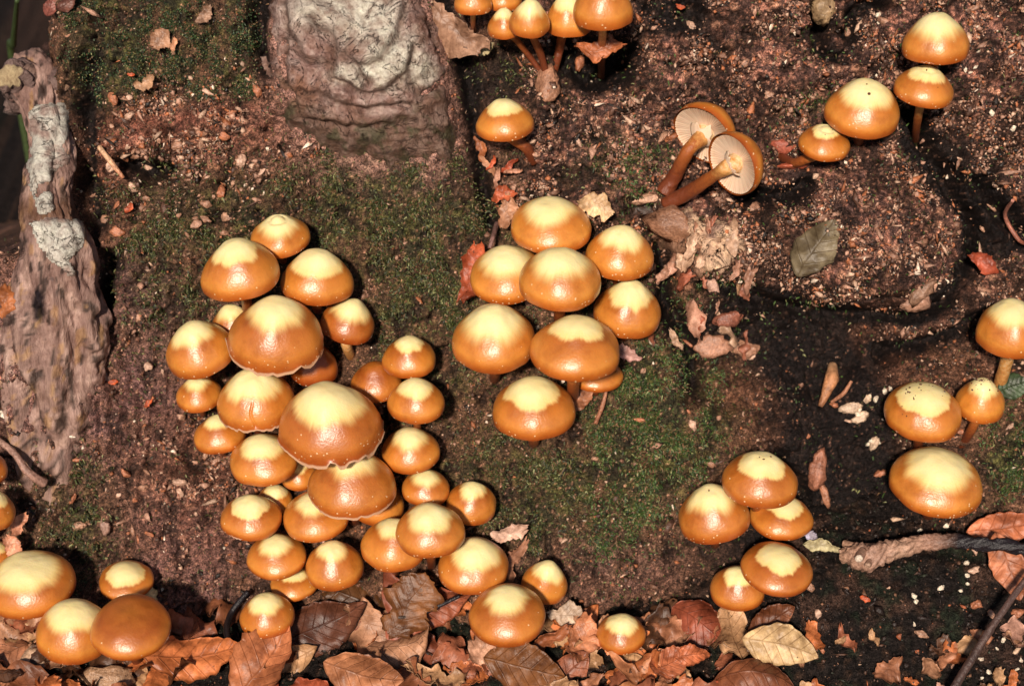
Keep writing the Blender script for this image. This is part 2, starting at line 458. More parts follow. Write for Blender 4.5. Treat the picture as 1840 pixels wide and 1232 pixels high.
def face_detail(x, y, R):
    g1, c1 = worley(x/9.0, y/9.0, 3); g2, c2 = worley(x/4.3, y/4.3, 4); g3, c3 = worley(x/22, y/19, 6)
    d = R['crumb']*(3.0*(0.55-g1)*(0.3+c1) + 1.3*(0.5-g2) + 3.2*(0.5-g3)*c3)
    d = d + (1-R['crumb'])*(0.7*(0.5-g2) + 0.8*(0.5-g1)*c1)
    terr = fbm(x/75, y/55, 4, 18, 0.55)
    d = d + (0.35+0.65*R['crumb'])*(4.0*sstep(0.02, 0.07, terr) + 4.0*sstep(0.24, 0.28, terr) - 4.0*sstep(-0.20, -0.25, terr))
    ck = fbm(x/62+0.3*fbm(x/18, y/18, 2, 28), y/46, 3, 19)
    d = d - 7.0*np.exp(-(ck/0.028)**2)*sstep(-0.1, 0.25, fbm(x/150, y/150, 2, 29))*(1-R['black'])
    g4, c4 = worley(x/46+0.4*fbm(x/30, y/30, 2, 31), y/40, 15)
    d = d + R['crumb']*6.5*(0.55-g4)*c4 + 3.5*fbm(x/95, y/95, 3, 16)*(0.4+R['crumb'])
    d = d + R['rootmass']*1.6*np.sin(x/4.0 + 8*fbm(x/45, y/120, 3, 17))
    d = d + 4.6*fbm(x/38, y/38, 5, 8, 0.64) - 5.0*sstep(0.12, 0.5, fbm(x/24, y/30, 4, 23, 0.6))
    stri = fbm(x/9, y/42, 4, 9)
    d = d + 1.4*stri*(1-R['crumb'])
    rr = np.hypot(x-640, (y-60)*1.15)
    d = d + R['bark']*2.0*np.sin(rr/6.5 + 7*fbm(x/60, y/60, 3, 12))*sstep(60, 150, rr)
    d = d + R['purple']*1.8*np.sin(x/5.0 + 9*fbm(x/55, y/110, 3, 13))
    d = d + R['fibre']*2.2*fbm((x+0.45*y)/5.0, (y-0.45*x)/60, 3, 20)
    d = d + R['moss']*1.2*fbm(x/7, y/7, 3, 14)
    d = d*(1-0.55*np.clip(blob(x, y, 640, 60, 150, 140, 2.5), 0, 1))
    return d, (g1, c1, g2, c2, g3, c3, stri)

def lerp(a, b, w): return a*(1-w[..., None]) + np.array(b)*w[..., None]

def face_colour(x, y, R, D):
    g1, c1, g2, c2, g3, c3, stri = D
    n = fbm(x/40, y/40, 4, 21); n2 = fbm(x/12, y/12, 3, 22)
    col = np.zeros(x.shape+(3,)) + np.array([0.105, 0.060, 0.036])
    col = lerp(col, [0.165, 0.098, 0.094], R['purple']*np.clip(0.65+0.8*n, 0, 1))
    col = lerp(col, [0.20, 0.070, 0.042], R['red']*np.clip(0.7+0.9*n2, 0, 1))
    cr = lerp(np.zeros(x.shape+(3,))+np.array([0.055, 0.034, 0.031]), [0.34, 0.175, 0.125], sstep(0.35, 0.95, c1)*sstep(0.7, 0.25, g1))
    cr = lerp(cr, [0.50, 0.29, 0.19], sstep(0.70, 0.92, c3)*sstep(0.5, 0.2, g3)*0.8)
    gl, cl_ = worley(x/125+0.5*fbm(x/90, y/90, 2, 37), y/105+0.5*fbm(x/90, y/90, 2, 38), 39)
    cr = cr*(1-0.72*sstep(0.50, 0.80, gl))[..., None]  # creases between the lumps carry painted shade
    cr = cr*(0.40+1.15*sstep(-0.28, 0.36, fbm(x/48, y/40, 4, 27, 0.55)))[..., None]
    col = col*(1-R['crumb'][..., None]*0.85) + cr*R['crumb'][..., None]*0.85
    col = lerp(col, [0.36, 0.23, 0.195], R['bark']*np.clip(0.75+0.9*n2, 0, 1))
    col = lerp(col, [0.21, 0.13, 0.11], R['rootmass']*np.clip(0.6+1.0*n2, 0, 1))
    m = np.clip(R['moss']*(0.95+1.1*n+0.5*stri), 0, 1)
    gm = lerp(np.zeros(x.shape+(3,))+np.array([0.020, 0.027, 0.013]), [0.072, 0.084, 0.026], sstep(-0.1, 0.5, n2))
    col = col*(1-m[..., None]*0.88) + gm*m[..., None]*0.88
    col = lerp(col, [0.007, 0.0055, 0.0055], np.clip(R['black']*1.1, 0, 0.985))  # dark soil, plus shade painted into hollows and crevices
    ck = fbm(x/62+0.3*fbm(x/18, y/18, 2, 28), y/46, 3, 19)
    col = lerp(col, [0.012, 0.009, 0.008], np.exp(-(ck/0.026)**2)*sstep(-0.1, 0.25, fbm(x/150, y/150, 2, 29))*0.85)  # cracks darkened in the colour to stand in for their shade
    # shade of the pits, painted in as dark blotches
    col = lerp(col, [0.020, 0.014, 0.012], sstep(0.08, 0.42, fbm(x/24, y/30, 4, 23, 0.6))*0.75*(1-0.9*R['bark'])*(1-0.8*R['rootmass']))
    pal = sstep(0.90, 0.985, c2)*sstep(0.5, 0.25, g2)*(1-0.7*R['black'])
    col = lerp(col, [0.42, 0.24, 0.16], pal*0.8)
    return col*(0.85+0.3*c2[..., None])*np.array([1.32, 1.12, 1.08]), m

def axis_coords(lo, hi, step, lo_far, hi_far, k):
    core = np.arange(lo, hi, step)
    t = (np.arange(1, k+1)/k)**2.2
    a = lo - step - (lo-lo_far)*t[::-1]; b = hi + step + (hi_far-hi)*t
    return np.concatenate([a, core, b])

MM = 0.001
us = axis_coords(-0.275, 0.275, 0.00078, -0.75, 0.75, 40)
vs = axis_coords(-0.185, 0.200, 0.00078, -0.27, 0.46, 30)
U, V = np.meshgrid(us, vs)
SX, SY = plane_px(U, V)
RG = regions(SX, SY)
Hs = face_height(SX, SY)
Dt, DD = face_detail(SX, SY, RG)
lip = np.clip(1+ (face_height(SX, SY)+150)/60, 0, 1)
HH = (Hs + Dt*lip)*MM
SP = P0 + U[..., None]*RIGHT + V[..., None]*T + HH[..., None]*N
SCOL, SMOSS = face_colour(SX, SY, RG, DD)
nr, nc = U.shape
stump = empty('tree_stump', (0, 0.12, 0), 'mossy rotting beech stump covered with clustered mushrooms', 'tree stump')
sq = gridquads(nr, nc)
sq = sq[(Hs.ravel()[sq] > -255).any(axis=1)]     # the stump ends where its shoulder has dropped away
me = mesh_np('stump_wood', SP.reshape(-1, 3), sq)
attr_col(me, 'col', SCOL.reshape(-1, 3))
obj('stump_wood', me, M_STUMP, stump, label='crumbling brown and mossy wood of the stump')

def bvh_of(P, k, H=None):
    p = P[::k, ::k]
    q = gridquads(p.shape[0], p.shape[1])
    if H is not None: q = q[(H[::k, ::k].ravel()[q] > -255).any(axis=1)]
    return BVHTree.FromPolygons([tuple(v) for v in p.reshape(-1, 3)], [tuple(f) for f in q])
BV_S = bvh_of(SP, 3, Hs)
BV_SM = bvh_of(P0 + U[..., None]*RIGHT + V[..., None]*T + ((Hs+1.5)*MM)[..., None]*N, 4, Hs)   # the face without its fine relief

# ---------------------------------------------------------------- the ground
gx = axis_coords(-0.36, 0.36, 0.0016, -70, 70, 46)
gy = axis_coords(-0.36, 0.10, 0.0016, -70, 90, 46)
t_ = (np.arange(1, 47)/46.0)**5
GX, GY = np.meshgrid(np.concatenate([-0.3616-69.6*t_[::-1], np.arange(-0.36, 0.36, 0.0016), 0.3616+69.6*t_]),
                     np.concatenate([-0.3616-69.6*t_[::-1], np.arange(-0.36, 0.10, 0.0016), 0.1016+89.9*t_]))
a_, b_ = GX/0.00028, GY/0.00028
near = np.exp(-(np.hypot(GX, GY)/1.5)**2)
gw1, gc1 = worley(a_/14, b_/14, 71); gw2, gc2 = worley(a_/30, b_/30, 72)
GZ = (3.5*fbm(a_/160, b_/160, 4, 73) + near*(3.2*(0.5-gw1)*gc1 + 4.5*(0.5-gw2)*gc2 + 2.0*fbm(a_/25, b_/25, 4, 74)))*MM
GZ = GZ + 0.034*sstep(0.07, 0.16, GX)*sstep(-0.17, -0.05, GY)*near + 0.012*sstep(-0.17, -0.24, GX)*near
GP = np.stack([GX, GY, GZ], -1)
gn = fbm(a_/30, b_/30, 3, 75)
GC = np.zeros(GX.shape+(3,)) + np.array([0.011, 0.008, 0.007])
GC = lerp(GC, [0.06, 0.032, 0.02], sstep(0.55, 0.9, gc1)*sstep(0.6, 0.2, gw1)*0.6)
GC = lerp(GC, [0.075, 0.040, 0.028], sstep(0.05, 0.40, fbm(a_/60, b_/60, 4, 77, 0.6))*0.55*near)
GC = lerp(GC, [0.012, 0.017, 0.010], np.clip(sstep(0.1, 0.5, gn), 0, 1)*0.8)
me = mesh_np('ground', GP.reshape(-1, 3), gridquads(*GX.shape))
attr_col(me, 'col', GC.reshape(-1, 3))
obj('ground', me, M_SOIL, kind='structure', label='dark wet soil of the forest floor')
core = GP[40:-40, 40:-40]
BV_G = bvh_of(core, 2)

def cast(px, py, which='both'):
    d = Vector(ray(px, py)); o = Vector(CAM)
    best = None
    for bv, nm in ((BV_S, 's'), (BV_G, 'g')):
        if which != 'both' and which != nm: continue
        loc, nor, idx, dist = bv.ray_cast(o, d)
        if loc is None: continue
        if nor.dot(d) > 0: nor = -nor
        if best is None or dist < best[2]:
            best = (np.array(loc), np.array(nor), dist)
    if best is None:
        dd = ray(px, py); t = (0-CAM[2])/dd[2]
        best = (CAM+dd*t, np.array([0, 0, 1.0]), t)
    return best

def cast_dir(o, d):
    best = None
    for bv in (BV_S, BV_G):
        loc, nor, idx, dist = bv.ray_cast(Vector(o), Vector(d))
        if loc is not None and (best is None or dist < best[1]): best = (np.array(loc), dist)
    return best[0] if best else None
# ---------------------------------------------------------------- bark plates on the stump
def in_poly(x, y, poly):
    ins = np.zeros(x.shape, bool)
    n = len(poly)
    for i in range(n):
        x1, y1 = poly[i]; x2, y2 = poly[(i+1) % n]
        c = ((y1 > y) != (y2 > y)) & (x < (x2-x1)*(y-y1)/((y2-y1) if y2 != y1 else 1e-9)+x1)
        ins ^= c
    return ins

def rough_poly(poly, amp, seed, step=9):
    pts = []
    n = len(poly)
    for i in range(n):
        a = np.array(poly[i], float); b = np.array(poly[(i+1) % n], float)
        L = np.linalg.norm(b-a); m = max(2, int(L/step))
        nv = np.array([-(b-a)[1], (b-a)[0]])/max(L, 1e-6)
        for k in range(m):
            p = a+(b-a)*k/m
            pts.append(tuple(p+nv*amp*float(fbm(np.array(p[0]/14+seed), np.array(p[1]/14), 3, seed)) + (0 if k else 0)))
    return pts

def patch(name, poly, thick, col, seed, parent, bv, mat=None, hfun=None, cfun=None, step=4.0, wrinkle=2.6, edge=12.0, amp=9, label=None, curl=0.0):
    poly = rough_poly(poly, amp, seed)
    xs = [p[0] for p in poly]; ys = [p[1] for p in poly]
    ax = np.arange(min(xs)-step, max(xs)+step*1.5, step); ay = np.arange(min(ys)-step, max(ys)+step*1.5, step)
    X, Y = np.meshgrid(ax, ay)
    ins = in_poly(X, Y, poly)
    d = linedist(X, Y, poly+[poly[0]])
    # snap rim nodes outside the outline that touch it
    keep = ins | (d < step*0.75)
    hgt = np.where(ins, thick*(0.35+0.65*sstep(0, edge, d)), thick*0.1)
    hgt = hgt + np.where(ins, wrinkle*(fbm(X/55, Y/42, 3, seed+3, 0.45) - 0.5*np.exp(-(fbm(X/40, Y/34, 3, seed+21)/0.035)**2)) + curl*sstep(edge*2, 0, d)*np.clip(fbm(X/40, Y/40, 2, seed+8), 0, 1)*3, 0)
    if hfun is not None: hgt = hfun(X, Y, np.where(ins, d, 0))
    idx = -np.ones(X.shape, int); vs_ = []
    k = 0
    o = Vector(CAM)
    for i in range(X.shape[0]):
        for j in range(X.shape[1]):
            if not keep[i, j]: continue
            dr = Vector(ray(X[i, j], Y[i, j]))
            loc, nor, _, _ = bv.ray_cast(o, dr)
            if loc is None: continue
            if nor.dot(dr) > 0: nor = -nor
            nb = (nor + Vector(-ray(X[i, j], Y[i, j]))*1.0).normalized()
            vs_.append(np.array(loc + nb*(hgt[i, j]*MM)))
            idx[i, j] = k; k += 1
    if k < 9: return None
    q = []
    for i in range(X.shape[0]-1):
        for j in range(X.shape[1]-1):
            f = (idx[i, j], idx[i+1, j], idx[i+1, j+1], idx[i, j+1])
            if min(f) >= 0: q.append(f)
    vs_ = np.array(vs_); n0 = len(vs_)
    # underside
    back = vs_ + ray(920, 616)*(thick*MM*0.9+0.0015)
    allv = np.concatenate([vs_, back]); q = np.array(q)
    qb = q[:, ::-1]+n0
    from collections import Counter
    ed = Counter()
    for f in q:
        for a, b in zip(f, np.roll(f, -1)): ed[(a, b)] += 1
    side = [(b, a, a+n0, b+n0) for (a, b) in ed if (b, a) not in ed]
    me = mesh_np(name, allv, np.concatenate([q, qb, np.array(side)]))
    vx, vy, _ = proj(allv)
    cc = np.array(col)*(1+0.22*fbm(vx/30, vy/30, 3, seed+5))[:, None]
    if cfun is not None: cc = cfun(vx, vy)
    elif max(col) > 0.4: cc = lerp(cc, [0.30, 0.18, 0.15], sstep(0.10, 0.45, fbm(vx/46, vy/38, 4, seed+30, 0.6))*0.8)
    attr_col(me, 'col', cc)
    return obj(name, me, mat or M_BARK, parent, label=label)

PALE = (0.58, 0.54, 0.42); LIL = (0.46, 0.33, 0.285); PINK = (0.38, 0.24, 0.20)
FOLDS = [[(556, 30), (590, 62), (604, 100), (646, 116), (682, 108), (712, 66), (728, 10)], [(604, 104), (600, 134), (640, 166), (690, 162), (730, 128), (744, 84)],
         [(740, 84), (732, 140), (752, 168), (784, 156)], [(646, 116), (664, 146)], [(756, -20), (774, 50), (796, 110)], [(520, 60), (546, 110), (596, 112)], [(505, -20), (520, 40), (512, 130), (540, 200)],
         [(548, 160), (600, 186), (660, 192), (730, 184)], [(560, 214), (640, 226), (740, 214)]]
def fold_lines(x, y, w):
    k = np.zeros(np.shape(x)); a = 7*fbm(x/22, y/22, 3, 44)
    for L in FOLDS: k = np.maximum(k, np.exp(-(linedist(x+a, y-a, L)/w)**2))
    return k
def butt_h(X, Y, d):
    r = np.hypot(X-650, (Y-20)*1.1)
    h = 0.4 + 6.5*sstep(0, 75, d)
    h = h + 0.8*np.sin(r/8.5 + 9*fbm(X/60, Y/60, 3, 45))*sstep(90, 170, r) + 3.0*fbm(X/55, Y/45, 4, 46, 0.55) + 0.8*fbm(X/9, Y/9, 3, 47)
    h = h - 5.0*fold_lines(X, Y, 8) + 2.0*fold_lines(X, Y, 26) - 6*blob(X, Y, 580, 84, 40, 34)
    return h*sstep(-2, 30, d) - 4.5*(1-sstep(0, 40, d))*sstep(120, 180, Y)- 2.0*(1-sstep(0, 24, d))
def butt_c(x, y):
    w = 16*fbm(x/26, y/26, 4, 48, 0.6)
    pale = np.clip(blob(x+w, y+w, 618, 22, 104, 62, 2.5)*(1-blob(x, y, 560, 80, 60, 40)) + blob(x+w, y-w, 704, 104, 46, 56, 2) + blob(x+w, y+w, 758, 130, 24, 34, 2) + 0.9*blob(x-w, y+w, 628, 136, 38, 22, 2), 0, 1)
    n = fbm(x/18, y/18, 4, 49, 0.6)
    c = np.zeros(np.shape(x)+(3,)) + np.array([0.33, 0.205, 0.175])
    c = lerp(c, [0.46, 0.33, 0.29], sstep(-0.05, 0.4, n)); c = lerp(c, [0.20, 0.10, 0.07], sstep(0.05, 0.4, -n)*0.8)
    c = lerp(c, [0.24, 0.11, 0.065], blob(x+w, y-w, 530, 175, 40, 40, 1.5)*0.8)
    c = lerp(c, [0.66, 0.62, 0.52], pale*np.clip(0.85+0.9*n, 0, 1))
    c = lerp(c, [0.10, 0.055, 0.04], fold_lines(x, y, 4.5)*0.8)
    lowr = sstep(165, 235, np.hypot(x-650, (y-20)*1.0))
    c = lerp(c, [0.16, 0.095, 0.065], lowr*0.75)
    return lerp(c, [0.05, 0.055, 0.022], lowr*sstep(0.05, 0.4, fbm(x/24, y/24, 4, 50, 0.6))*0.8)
patch('buttress_root', [(462, -34), (780, -34), (800, 40), (822, 130), (836, 220), (846, 290), (780, 300), (690, 312), (600, 296), (530, 262), (488, 200), (466, 90)], 6.0, (0.4, 0.3, 0.25), 100, stump, BV_SM, step=2.7, amp=26, hfun=butt_h, cfun=butt_c, label='smooth folded grey pink buttress of the stump')

# ---------------------------------------------------------------- tubes (root, twigs)
def smooth_path(pts, n):
    pts = np.array(pts, float); m = len(pts)
    out = []
    for i in range(m-1):
        p0 = pts[max(i-1, 0)]; p1 = pts[i]; p2 = pts[i+1]; p3 = pts[min(i+2, m-1)]
        for k in range(n):
            t = k/n
            out.append(0.5*((2*p1)+(-p0+p2)*t+(2*p0-5*p1+4*p2-p3)*t*t+(-p0+3*p1-3*p2+p3)*t**3))
    out.append(pts[-1]); return np.array(out)

def tube(path, rad, nseg=14, rough=0.0, seed=0, freq=1.0, grain=1.0):
    """path Nx3, rad N -> verts, quads, (along, around)"""
    path = np.asarray(path); n = len(path); rad = np.asarray(rad)
    tan = np.gradient(path, axis=0); tan /= np.linalg.norm(tan, axis=1)[:, None]+1e-12
    ref = np.array([0.13, 0.2, 0.97]); vs_ = []
    a = np.cross(tan[0], ref); a /= np.linalg.norm(a)
    th = np.arange(nseg)/nseg*2*np.pi
    s = np.concatenate([[0], np.cumsum(np.linalg.norm(np.diff(path, axis=0), axis=1))])
    for i in range(n):
        a = a-tan[i]*np.dot(a, tan[i]); a /= np.linalg.norm(a)
        b = np.cross(tan[i], a)
        r = rad[i]*np.ones(nseg)
        if rough:
            r = r*(1+rough*fbm(np.cos(th)*freq+seed+s[i]*40*freq*grain, np.sin(th)*freq+s[i]*170*freq*grain, 4, seed))
        vs_.append(path[i]+r[:, None]*(np.cos(th)[:, None]*a+np.sin(th)[:, None]*b))
    v = np.concatenate(vs_)
    q = gridquads(n, nseg, True)
    v = np.concatenate([v, path[:1], path[-1:]])
    tr = [(n*nseg, (j+1) % nseg, j) for j in range(nseg)] + [(n*nseg+1, (n-1)*nseg+j, (n-1)*nseg+(j+1) % nseg) for j in range(nseg)]
    al = np.concatenate([np.repeat(s/s[-1], nseg), [0, 1]])
    return v, q, np.array(tr), al

def at(px, py, depth):
    d = ray(px, py); return CAM + d*(depth/(d @ FWD))

# the old root that stands free at the left of the stump
rp = [(42, 118, .985), (74, 160, .975), (84, 215, .965), (92, 275, .96), (88, 335, .955), (92, 395, .95), (106, 455, .95), (112, 530, .958), (106, 610, .968), (96, 720, .985), (80, 860, 1.015)]
rr_ = [34, 50, 40, 40, 43, 47, 60, 76, 94, 112, 122]
path = smooth_path([at(*p) for p in rp], 24)
rads = smooth_path([[r] for r in rr_], 24)[:, 0]*0.00028
v, q, tr, al = tube(path, rads, 120, 0.50, 5, 2.4, 0.13)
vx, vy, _ = proj(v)
nn = fbm(vx/22, vy/34, 4, 91); n3 = fbm(vx/8, vy/24, 3, 92)
cl = np.zeros((len(v), 3))+np.array([0.28, 0.17, 0.14])
cl = lerp(cl, [0.46, 0.30, 0.25], sstep(0.0, 0.4, nn)); cl = lerp(cl, [0.035, 0.02, 0.015], sstep(0.12, 0.38, n3)*0.9); cl = lerp(cl, [0.42, 0.24, 0.12], sstep(0.3, 0.5, fbm(vx/14, vy/40, 3, 93))*0.8)
cl = lerp(cl, [0.13, 0.06, 0.03], np.exp(-((vy-380)/26)**2)*0.8)
me = mesh_np('root', v, q, tr); attr_col(me, 'col', cl)
root = obj('root', me, M_ROOT, stump, label='gnarled root with flaking pale bark')
v2, q2, _, _ = tube(path, rads*1.03, 80, 0.30, 5, 2.4, 0.13)
BV_RS = BVHTree.FromPolygons([tuple(p) for p in v2], [tuple(f) for f in q2])
BV_R = BVHTree.FromPolygons([tuple(p) for p in v], [tuple(f) for f in q])
for i, pl in enumerate([[(50, 200), (92, 180), (128, 194), (116, 236), (112, 262), (130, 292), (92, 312), (56, 352), (50, 300), (56, 250)],
                        [(52, 402), (96, 392), (148, 398), (152, 440), (120, 470), (140, 500), (100, 474), (66, 440)],
                        [(60, 352), (88, 346), (96, 372), (70, 386)]]):
    patch('bark_patch', pl, 2.2, (0.60, 0.57, 0.50), 300+i*9, root, BV_RS, step=3.4, amp=9, wrinkle=0.5, label='pale grey papery bark patch')
# knobbly top with sawn stubs
def stub(pts, rpx, seed, endcol):
    p = smooth_path([at(*k) for k in pts], 9)
    v, q, tr, al = tube(p, np.linspace(rpx[0], rpx[1], len(p))*0.00028, 28, 0.75, seed, 1.5)
    c = np.zeros((len(v), 3))+np.array([0.20, 0.13, 0.115])
    c[-1] = endcol; c[-2-28:-2] = np.array(endcol)*0.8
    me = mesh_np('branch_stub', v, q, tr); attr_col(me, 'col', c)
    obj('branch_stub', me, M_STUB, root)
stub([(60, 150, .985), (30, 142, .966), (16, 140, .957)], (40, 20), 61, (0.50, 0.38, 0.22))
stub([(66, 148, .985), (98, 144, .968), (124, 147, .958)], (34, 12), 62, (0.42, 0.26, 0.17))
stub([(50, 175, .990), (44, 150, .970), (52, 122, .962)], (34, 14), 64, (0.3, 0.19, 0.15))
stub([(96, 470, .962), (92, 512, .944), (90, 526, .938)], (46, 16), 65, (0.30, 0.20, 0.13))

# ---------------------------------------------------------------- mushrooms
PHM = math.radians(99)

def cap_local(k, bell, seed, wav, ring, nth=64, nph=30, ragged=0.0, notch=None, crack=None):
    ph = np.linspace(0, 1, nph)**0.9*PHM
    th = np.arange(nth)/nth*2*np.pi
    PHI, TH = np.meshgrid(ph, th, indexing='ij')
    r = np.sin(np.minimum(PHI, np.pi/2))
    r = np.where(PHI > np.pi/2, np.cos(PHI-np.pi/2)*1.0, r)
    z = k*np.cos(PHI)
    # bell: pull the flank towards a cone with a rounded top
    r = r - bell*np.sin(2*np.minimum(PHI, np.pi/2))**2*0.16*np.where(PHI < np.pi/2, 1, 0)
    low = fbm(np.cos(TH)*0.9+seed, np.sin(TH)*0.9+seed*1.7, 2, 3)
    r = r*(1+wav*low*np.sin(np.minimum(PHI, np.pi/2))**2)
    z = z + 0.10*wav*6*fbm(np.cos(TH)*1.3+seed*2.1, np.sin(TH)*1.3, 2, 5)*(PHI/PHM)**3*0.35
    lump = fbm(r*np.cos(TH)*1.6+seed*3, r*np.sin(TH)*1.6, 3, 7)
    r = r*(1+0.035*lump); z = z*(1+0.06*lump)
    if ring:
        z = z - ring*np.exp(-((r-0.26)/0.07)**2) + ring*0.7*np.exp(-(r/0.16)**2)
    if ragged:
        jag = fbm(np.cos(TH)*7+seed, np.sin(TH)*7, 3, 9)
        w = np.clip((PHI/PHM-0.9)/0.1, 0, 1)
        z = z + ragged*jag*w*0.22; r = r + ragged*w*(0.04+0.06*jag)
    if notch is not None:
        dth = np.angle(np.exp(1j*(TH-notch)))
        r = r*(1-0.16*np.exp(-(dth/0.16)**2)*(PHI/PHM)**3)
    if crack is not None:
        dth = np.angle(np.exp(1j*(TH-crack-0.05*np.sin(PHI*9))))
        r = r*(1-0.05*np.exp(-(dth/0.03)**2)*sstep(0.5, 0.6, PHI/PHM)*sstep(0.97, 0.88, PHI/PHM))
    # keep the apex together
    P = np.stack([r*np.cos(TH), r*np.sin(TH), z], -1)
    P[0] = P[0].mean(axis=0)
    return P, PHI/PHM, TH

def frame(axis, spin=0.0):
    a = np.array(axis, float); a /= np.linalg.norm(a)
    x = np.cross(a, [0.0, 1.0, 0.001]); x /= np.linalg.norm(x)
    y = np.cross(a, x)
    x2 = x*math.cos(spin)+y*math.sin(spin); y2 = -x*math.sin(spin)+y*math.cos(spin)
    return np.stack([x2, y2, a], 0)

def face_gap(P):
    """height of points above the smooth stump face, metres"""
    d = P-P0
    x, y = plane_px(d @ RIGHT, d @ T)
    return d @ N - face_height(x, y)*MM

class Cap: pass
CAPS = []
def plan_cap(x0, y0, x1, y1, lev, label, disc=0.45, tone=0.25, roll=0, pitch=0, bell=0.85, ring=0.0, ragged=0.0, notch=None, hidden=False, crack=None, pale_stem=False, stem=None, axis=None, group=None, k=None, wav=0.065):
    c = Cap(); c.__dict__.update(locals())
    c.seed = len(CAPS)*1.37+2.1
    c.spin = random.uniform(0, 6.28)
    if axis is None:
        rl = math.radians(roll+random.uniform(-4, 4)); pt = math.radians(pitch+random.uniform(-4, 4))
        ax = np.array([math.sin(rl), -math.sin(pt), 1.0])
    else: ax = np.array(axis, float)
    c.F = frame(ax, c.spin)
    c.cx, c.cy = (x0+x1)/2, (y0+y1)/2
    toth = lambda dx: math.atan2(np.array([dx, -1.0, 0]) @ c.F[1], np.array([dx, -1.0, 0]) @ c.F[0])
    if notch is not None: c.notch = toth(notch)
    if crack is not None: c.crack = toth(crack)
    hit, nor, dist = cast(c.cx, c.cy)
    z = (hit-CAM) @ FWD
    R = (x1-x0)/2*z/FPX
    c.depth = z - (0.85*R + lev*0.009)/abs(ray(c.cx, c.cy) @ N)*1.0
    fit(c); CAPS.append(c); return c

def fit(c):
    kk = c.k or 0.95
    off = np.zeros(2)
    W = c.x1-c.x0; H = c.y1-c.y0
    R = W/2*c.depth/FPX
    for it in range(9):
        L, _, _ = cap_local(kk, c.bell, c.seed, c.wav, 0, 32, 14)
        C = at(c.cx+off[0], c.cy+off[1], c.depth)
        P = C + R*(L.reshape(-1, 3) @ c.F)
        px, py, _ = proj(P)
        w = px.max()-px.min(); h = py.max()-py.min()
        R *= W/w
        if c.k is None: kk = min(max(kk*(1+0.9*(H/W-h/w)/(h/w)), 0.55), 1.35)
        off += [c.cx-(px.max()+px.min())/2, c.cy-(py.max()+py.min())/2]
    c.R, c.kk, c.C = R, kk, C
    c.P = C + R*(L.reshape(-1, 3) @ c.F)

def inside(c, P):
    q = (P-c.C) @ c.F.T / c.R
    rho = np.hypot(q[:, 0], q[:, 1])
    return (rho**2+(q[:, 2]/c.kk)**2 < 0.93) & (q[:, 2] > -0.25*c.kk)

#          x0   y0   x1   y1  level  label
T_ = plan_cap
# left cluster
T_(450, 385, 558, 465, 0.5, 'topmost cap of the largest cluster, with a dark ring round its tip', ring=0.07, disc=0.44)
T_(360, 427, 503, 542, 1.0, 'wide brown cap at the upper left shoulder of the largest cluster', roll=-8, disc=0.45)
T_(504, 446, 636, 550, 1.2, 'glossy cap at the upper right shoulder of the largest cluster', roll=4)
T_(378, 546, 462, 620, 0.0, 'small cap half hidden behind the broad pale-rimmed cap in the largest cluster', tone=0.5)
T_(575, 536, 673, 620, 0.6, 'small russet cap with white stem tip showing, right of the broad pale-rimmed cap', roll=12, tone=0.8, stem=[(622, 618), (627, 632), (631, 640)], pale_stem=True)
T_(410, 530, 580, 672, 2.8, 'broad bell-shaped cap with torn whitish rim high in the largest cluster', ragged=1.0, disc=0.42, tone=0.55, bell=0.9)
T_(298, 575, 422, 682, 1.2, 'lopsided cap bulging at the far left side of the largest cluster', roll=-10)
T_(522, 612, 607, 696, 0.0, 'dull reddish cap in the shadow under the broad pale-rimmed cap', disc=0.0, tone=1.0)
T_(316, 674, 400, 742, 0.4, 'small round cap tucked under the lopsided cap of the largest cluster', disc=0.36)
T_(390, 660, 530, 775, 1.8, 'cap with a vertical crack and torn rim beneath the broad pale-rimmed cap', ragged=0.6, disc=0.43, tone=0.35, crack=0.05)
T_(501, 684, 687, 838, 3.2, 'largest mushroom of all, dark brown flank and torn pale rim', ragged=1.0, tone=0.75, disc=0.43, bell=0.8)
T_(630, 648, 722, 724, 0.2, 'plain orange cap without pale centre beside the largest mushroom', disc=0.0, tone=0.55)
T_(686, 602, 783, 680, 1.2, 'small cap sitting over the plain orange cap of the largest cluster', disc=0.37)
T_(696, 678, 799, 762, 1.2, 'round cap just below the plain orange cap of the largest cluster')
T_(348, 744, 442, 816, 0.4, 'low flat cap under the cracked cap of the largest cluster', roll=-6, disc=0.34)
T_(413, 778, 535, 874, 1.3, 'glossy cap left of the largest mushroom, below the cracked cap', roll=-5)
T_(686, 766, 791, 852, 1.3, 'round glossy cap at the right of the largest mushroom')
T_(505, 826, 572, 882, 0.0, 'tiny cap wedged under the left edge of the largest mushroom', disc=0.36)
T_(553, 806, 711, 932, 2.3, 'broad smooth cap directly under the largest mushroom', ragged=0.5, disc=0.36, tone=0.45)
T_(722, 842, 808, 910, 0.9, 'small flattened cap under the round glossy cap of the largest cluster', disc=0.38, tone=0.4)
T_(802, 864, 892, 944, 0.8, 'cap standing apart at the right edge of the largest cluster', roll=8, disc=0.36)
T_(396, 887, 507, 972, 1.2, 'brown cap with toothed pale centre at the lower left of the largest cluster', tone=0.45)
T_(462, 870, 526, 924, 0.0, 'tiny pale cap peeping out above the toothed cap', disc=0.5, tone=0.1)
T_(509, 880, 628, 974, 1.0, 'cap half covered by the broad smooth cap, pale centre cut off', disc=0.38)
T_(632, 862, 726, 946, 0.6, 'plain yellow-brown cap behind the right rim of the broad smooth cap', disc=0.1, tone=0.2)
T_(711, 902, 836, 1003, 1.8, 'tall rounded cap in the lower right of the largest cluster', tone=0.35)
T_(648, 930, 768, 1028, 0.8, 'flat yellowish cap half behind the tall rounded cap', disc=0.33, tone=0.1)
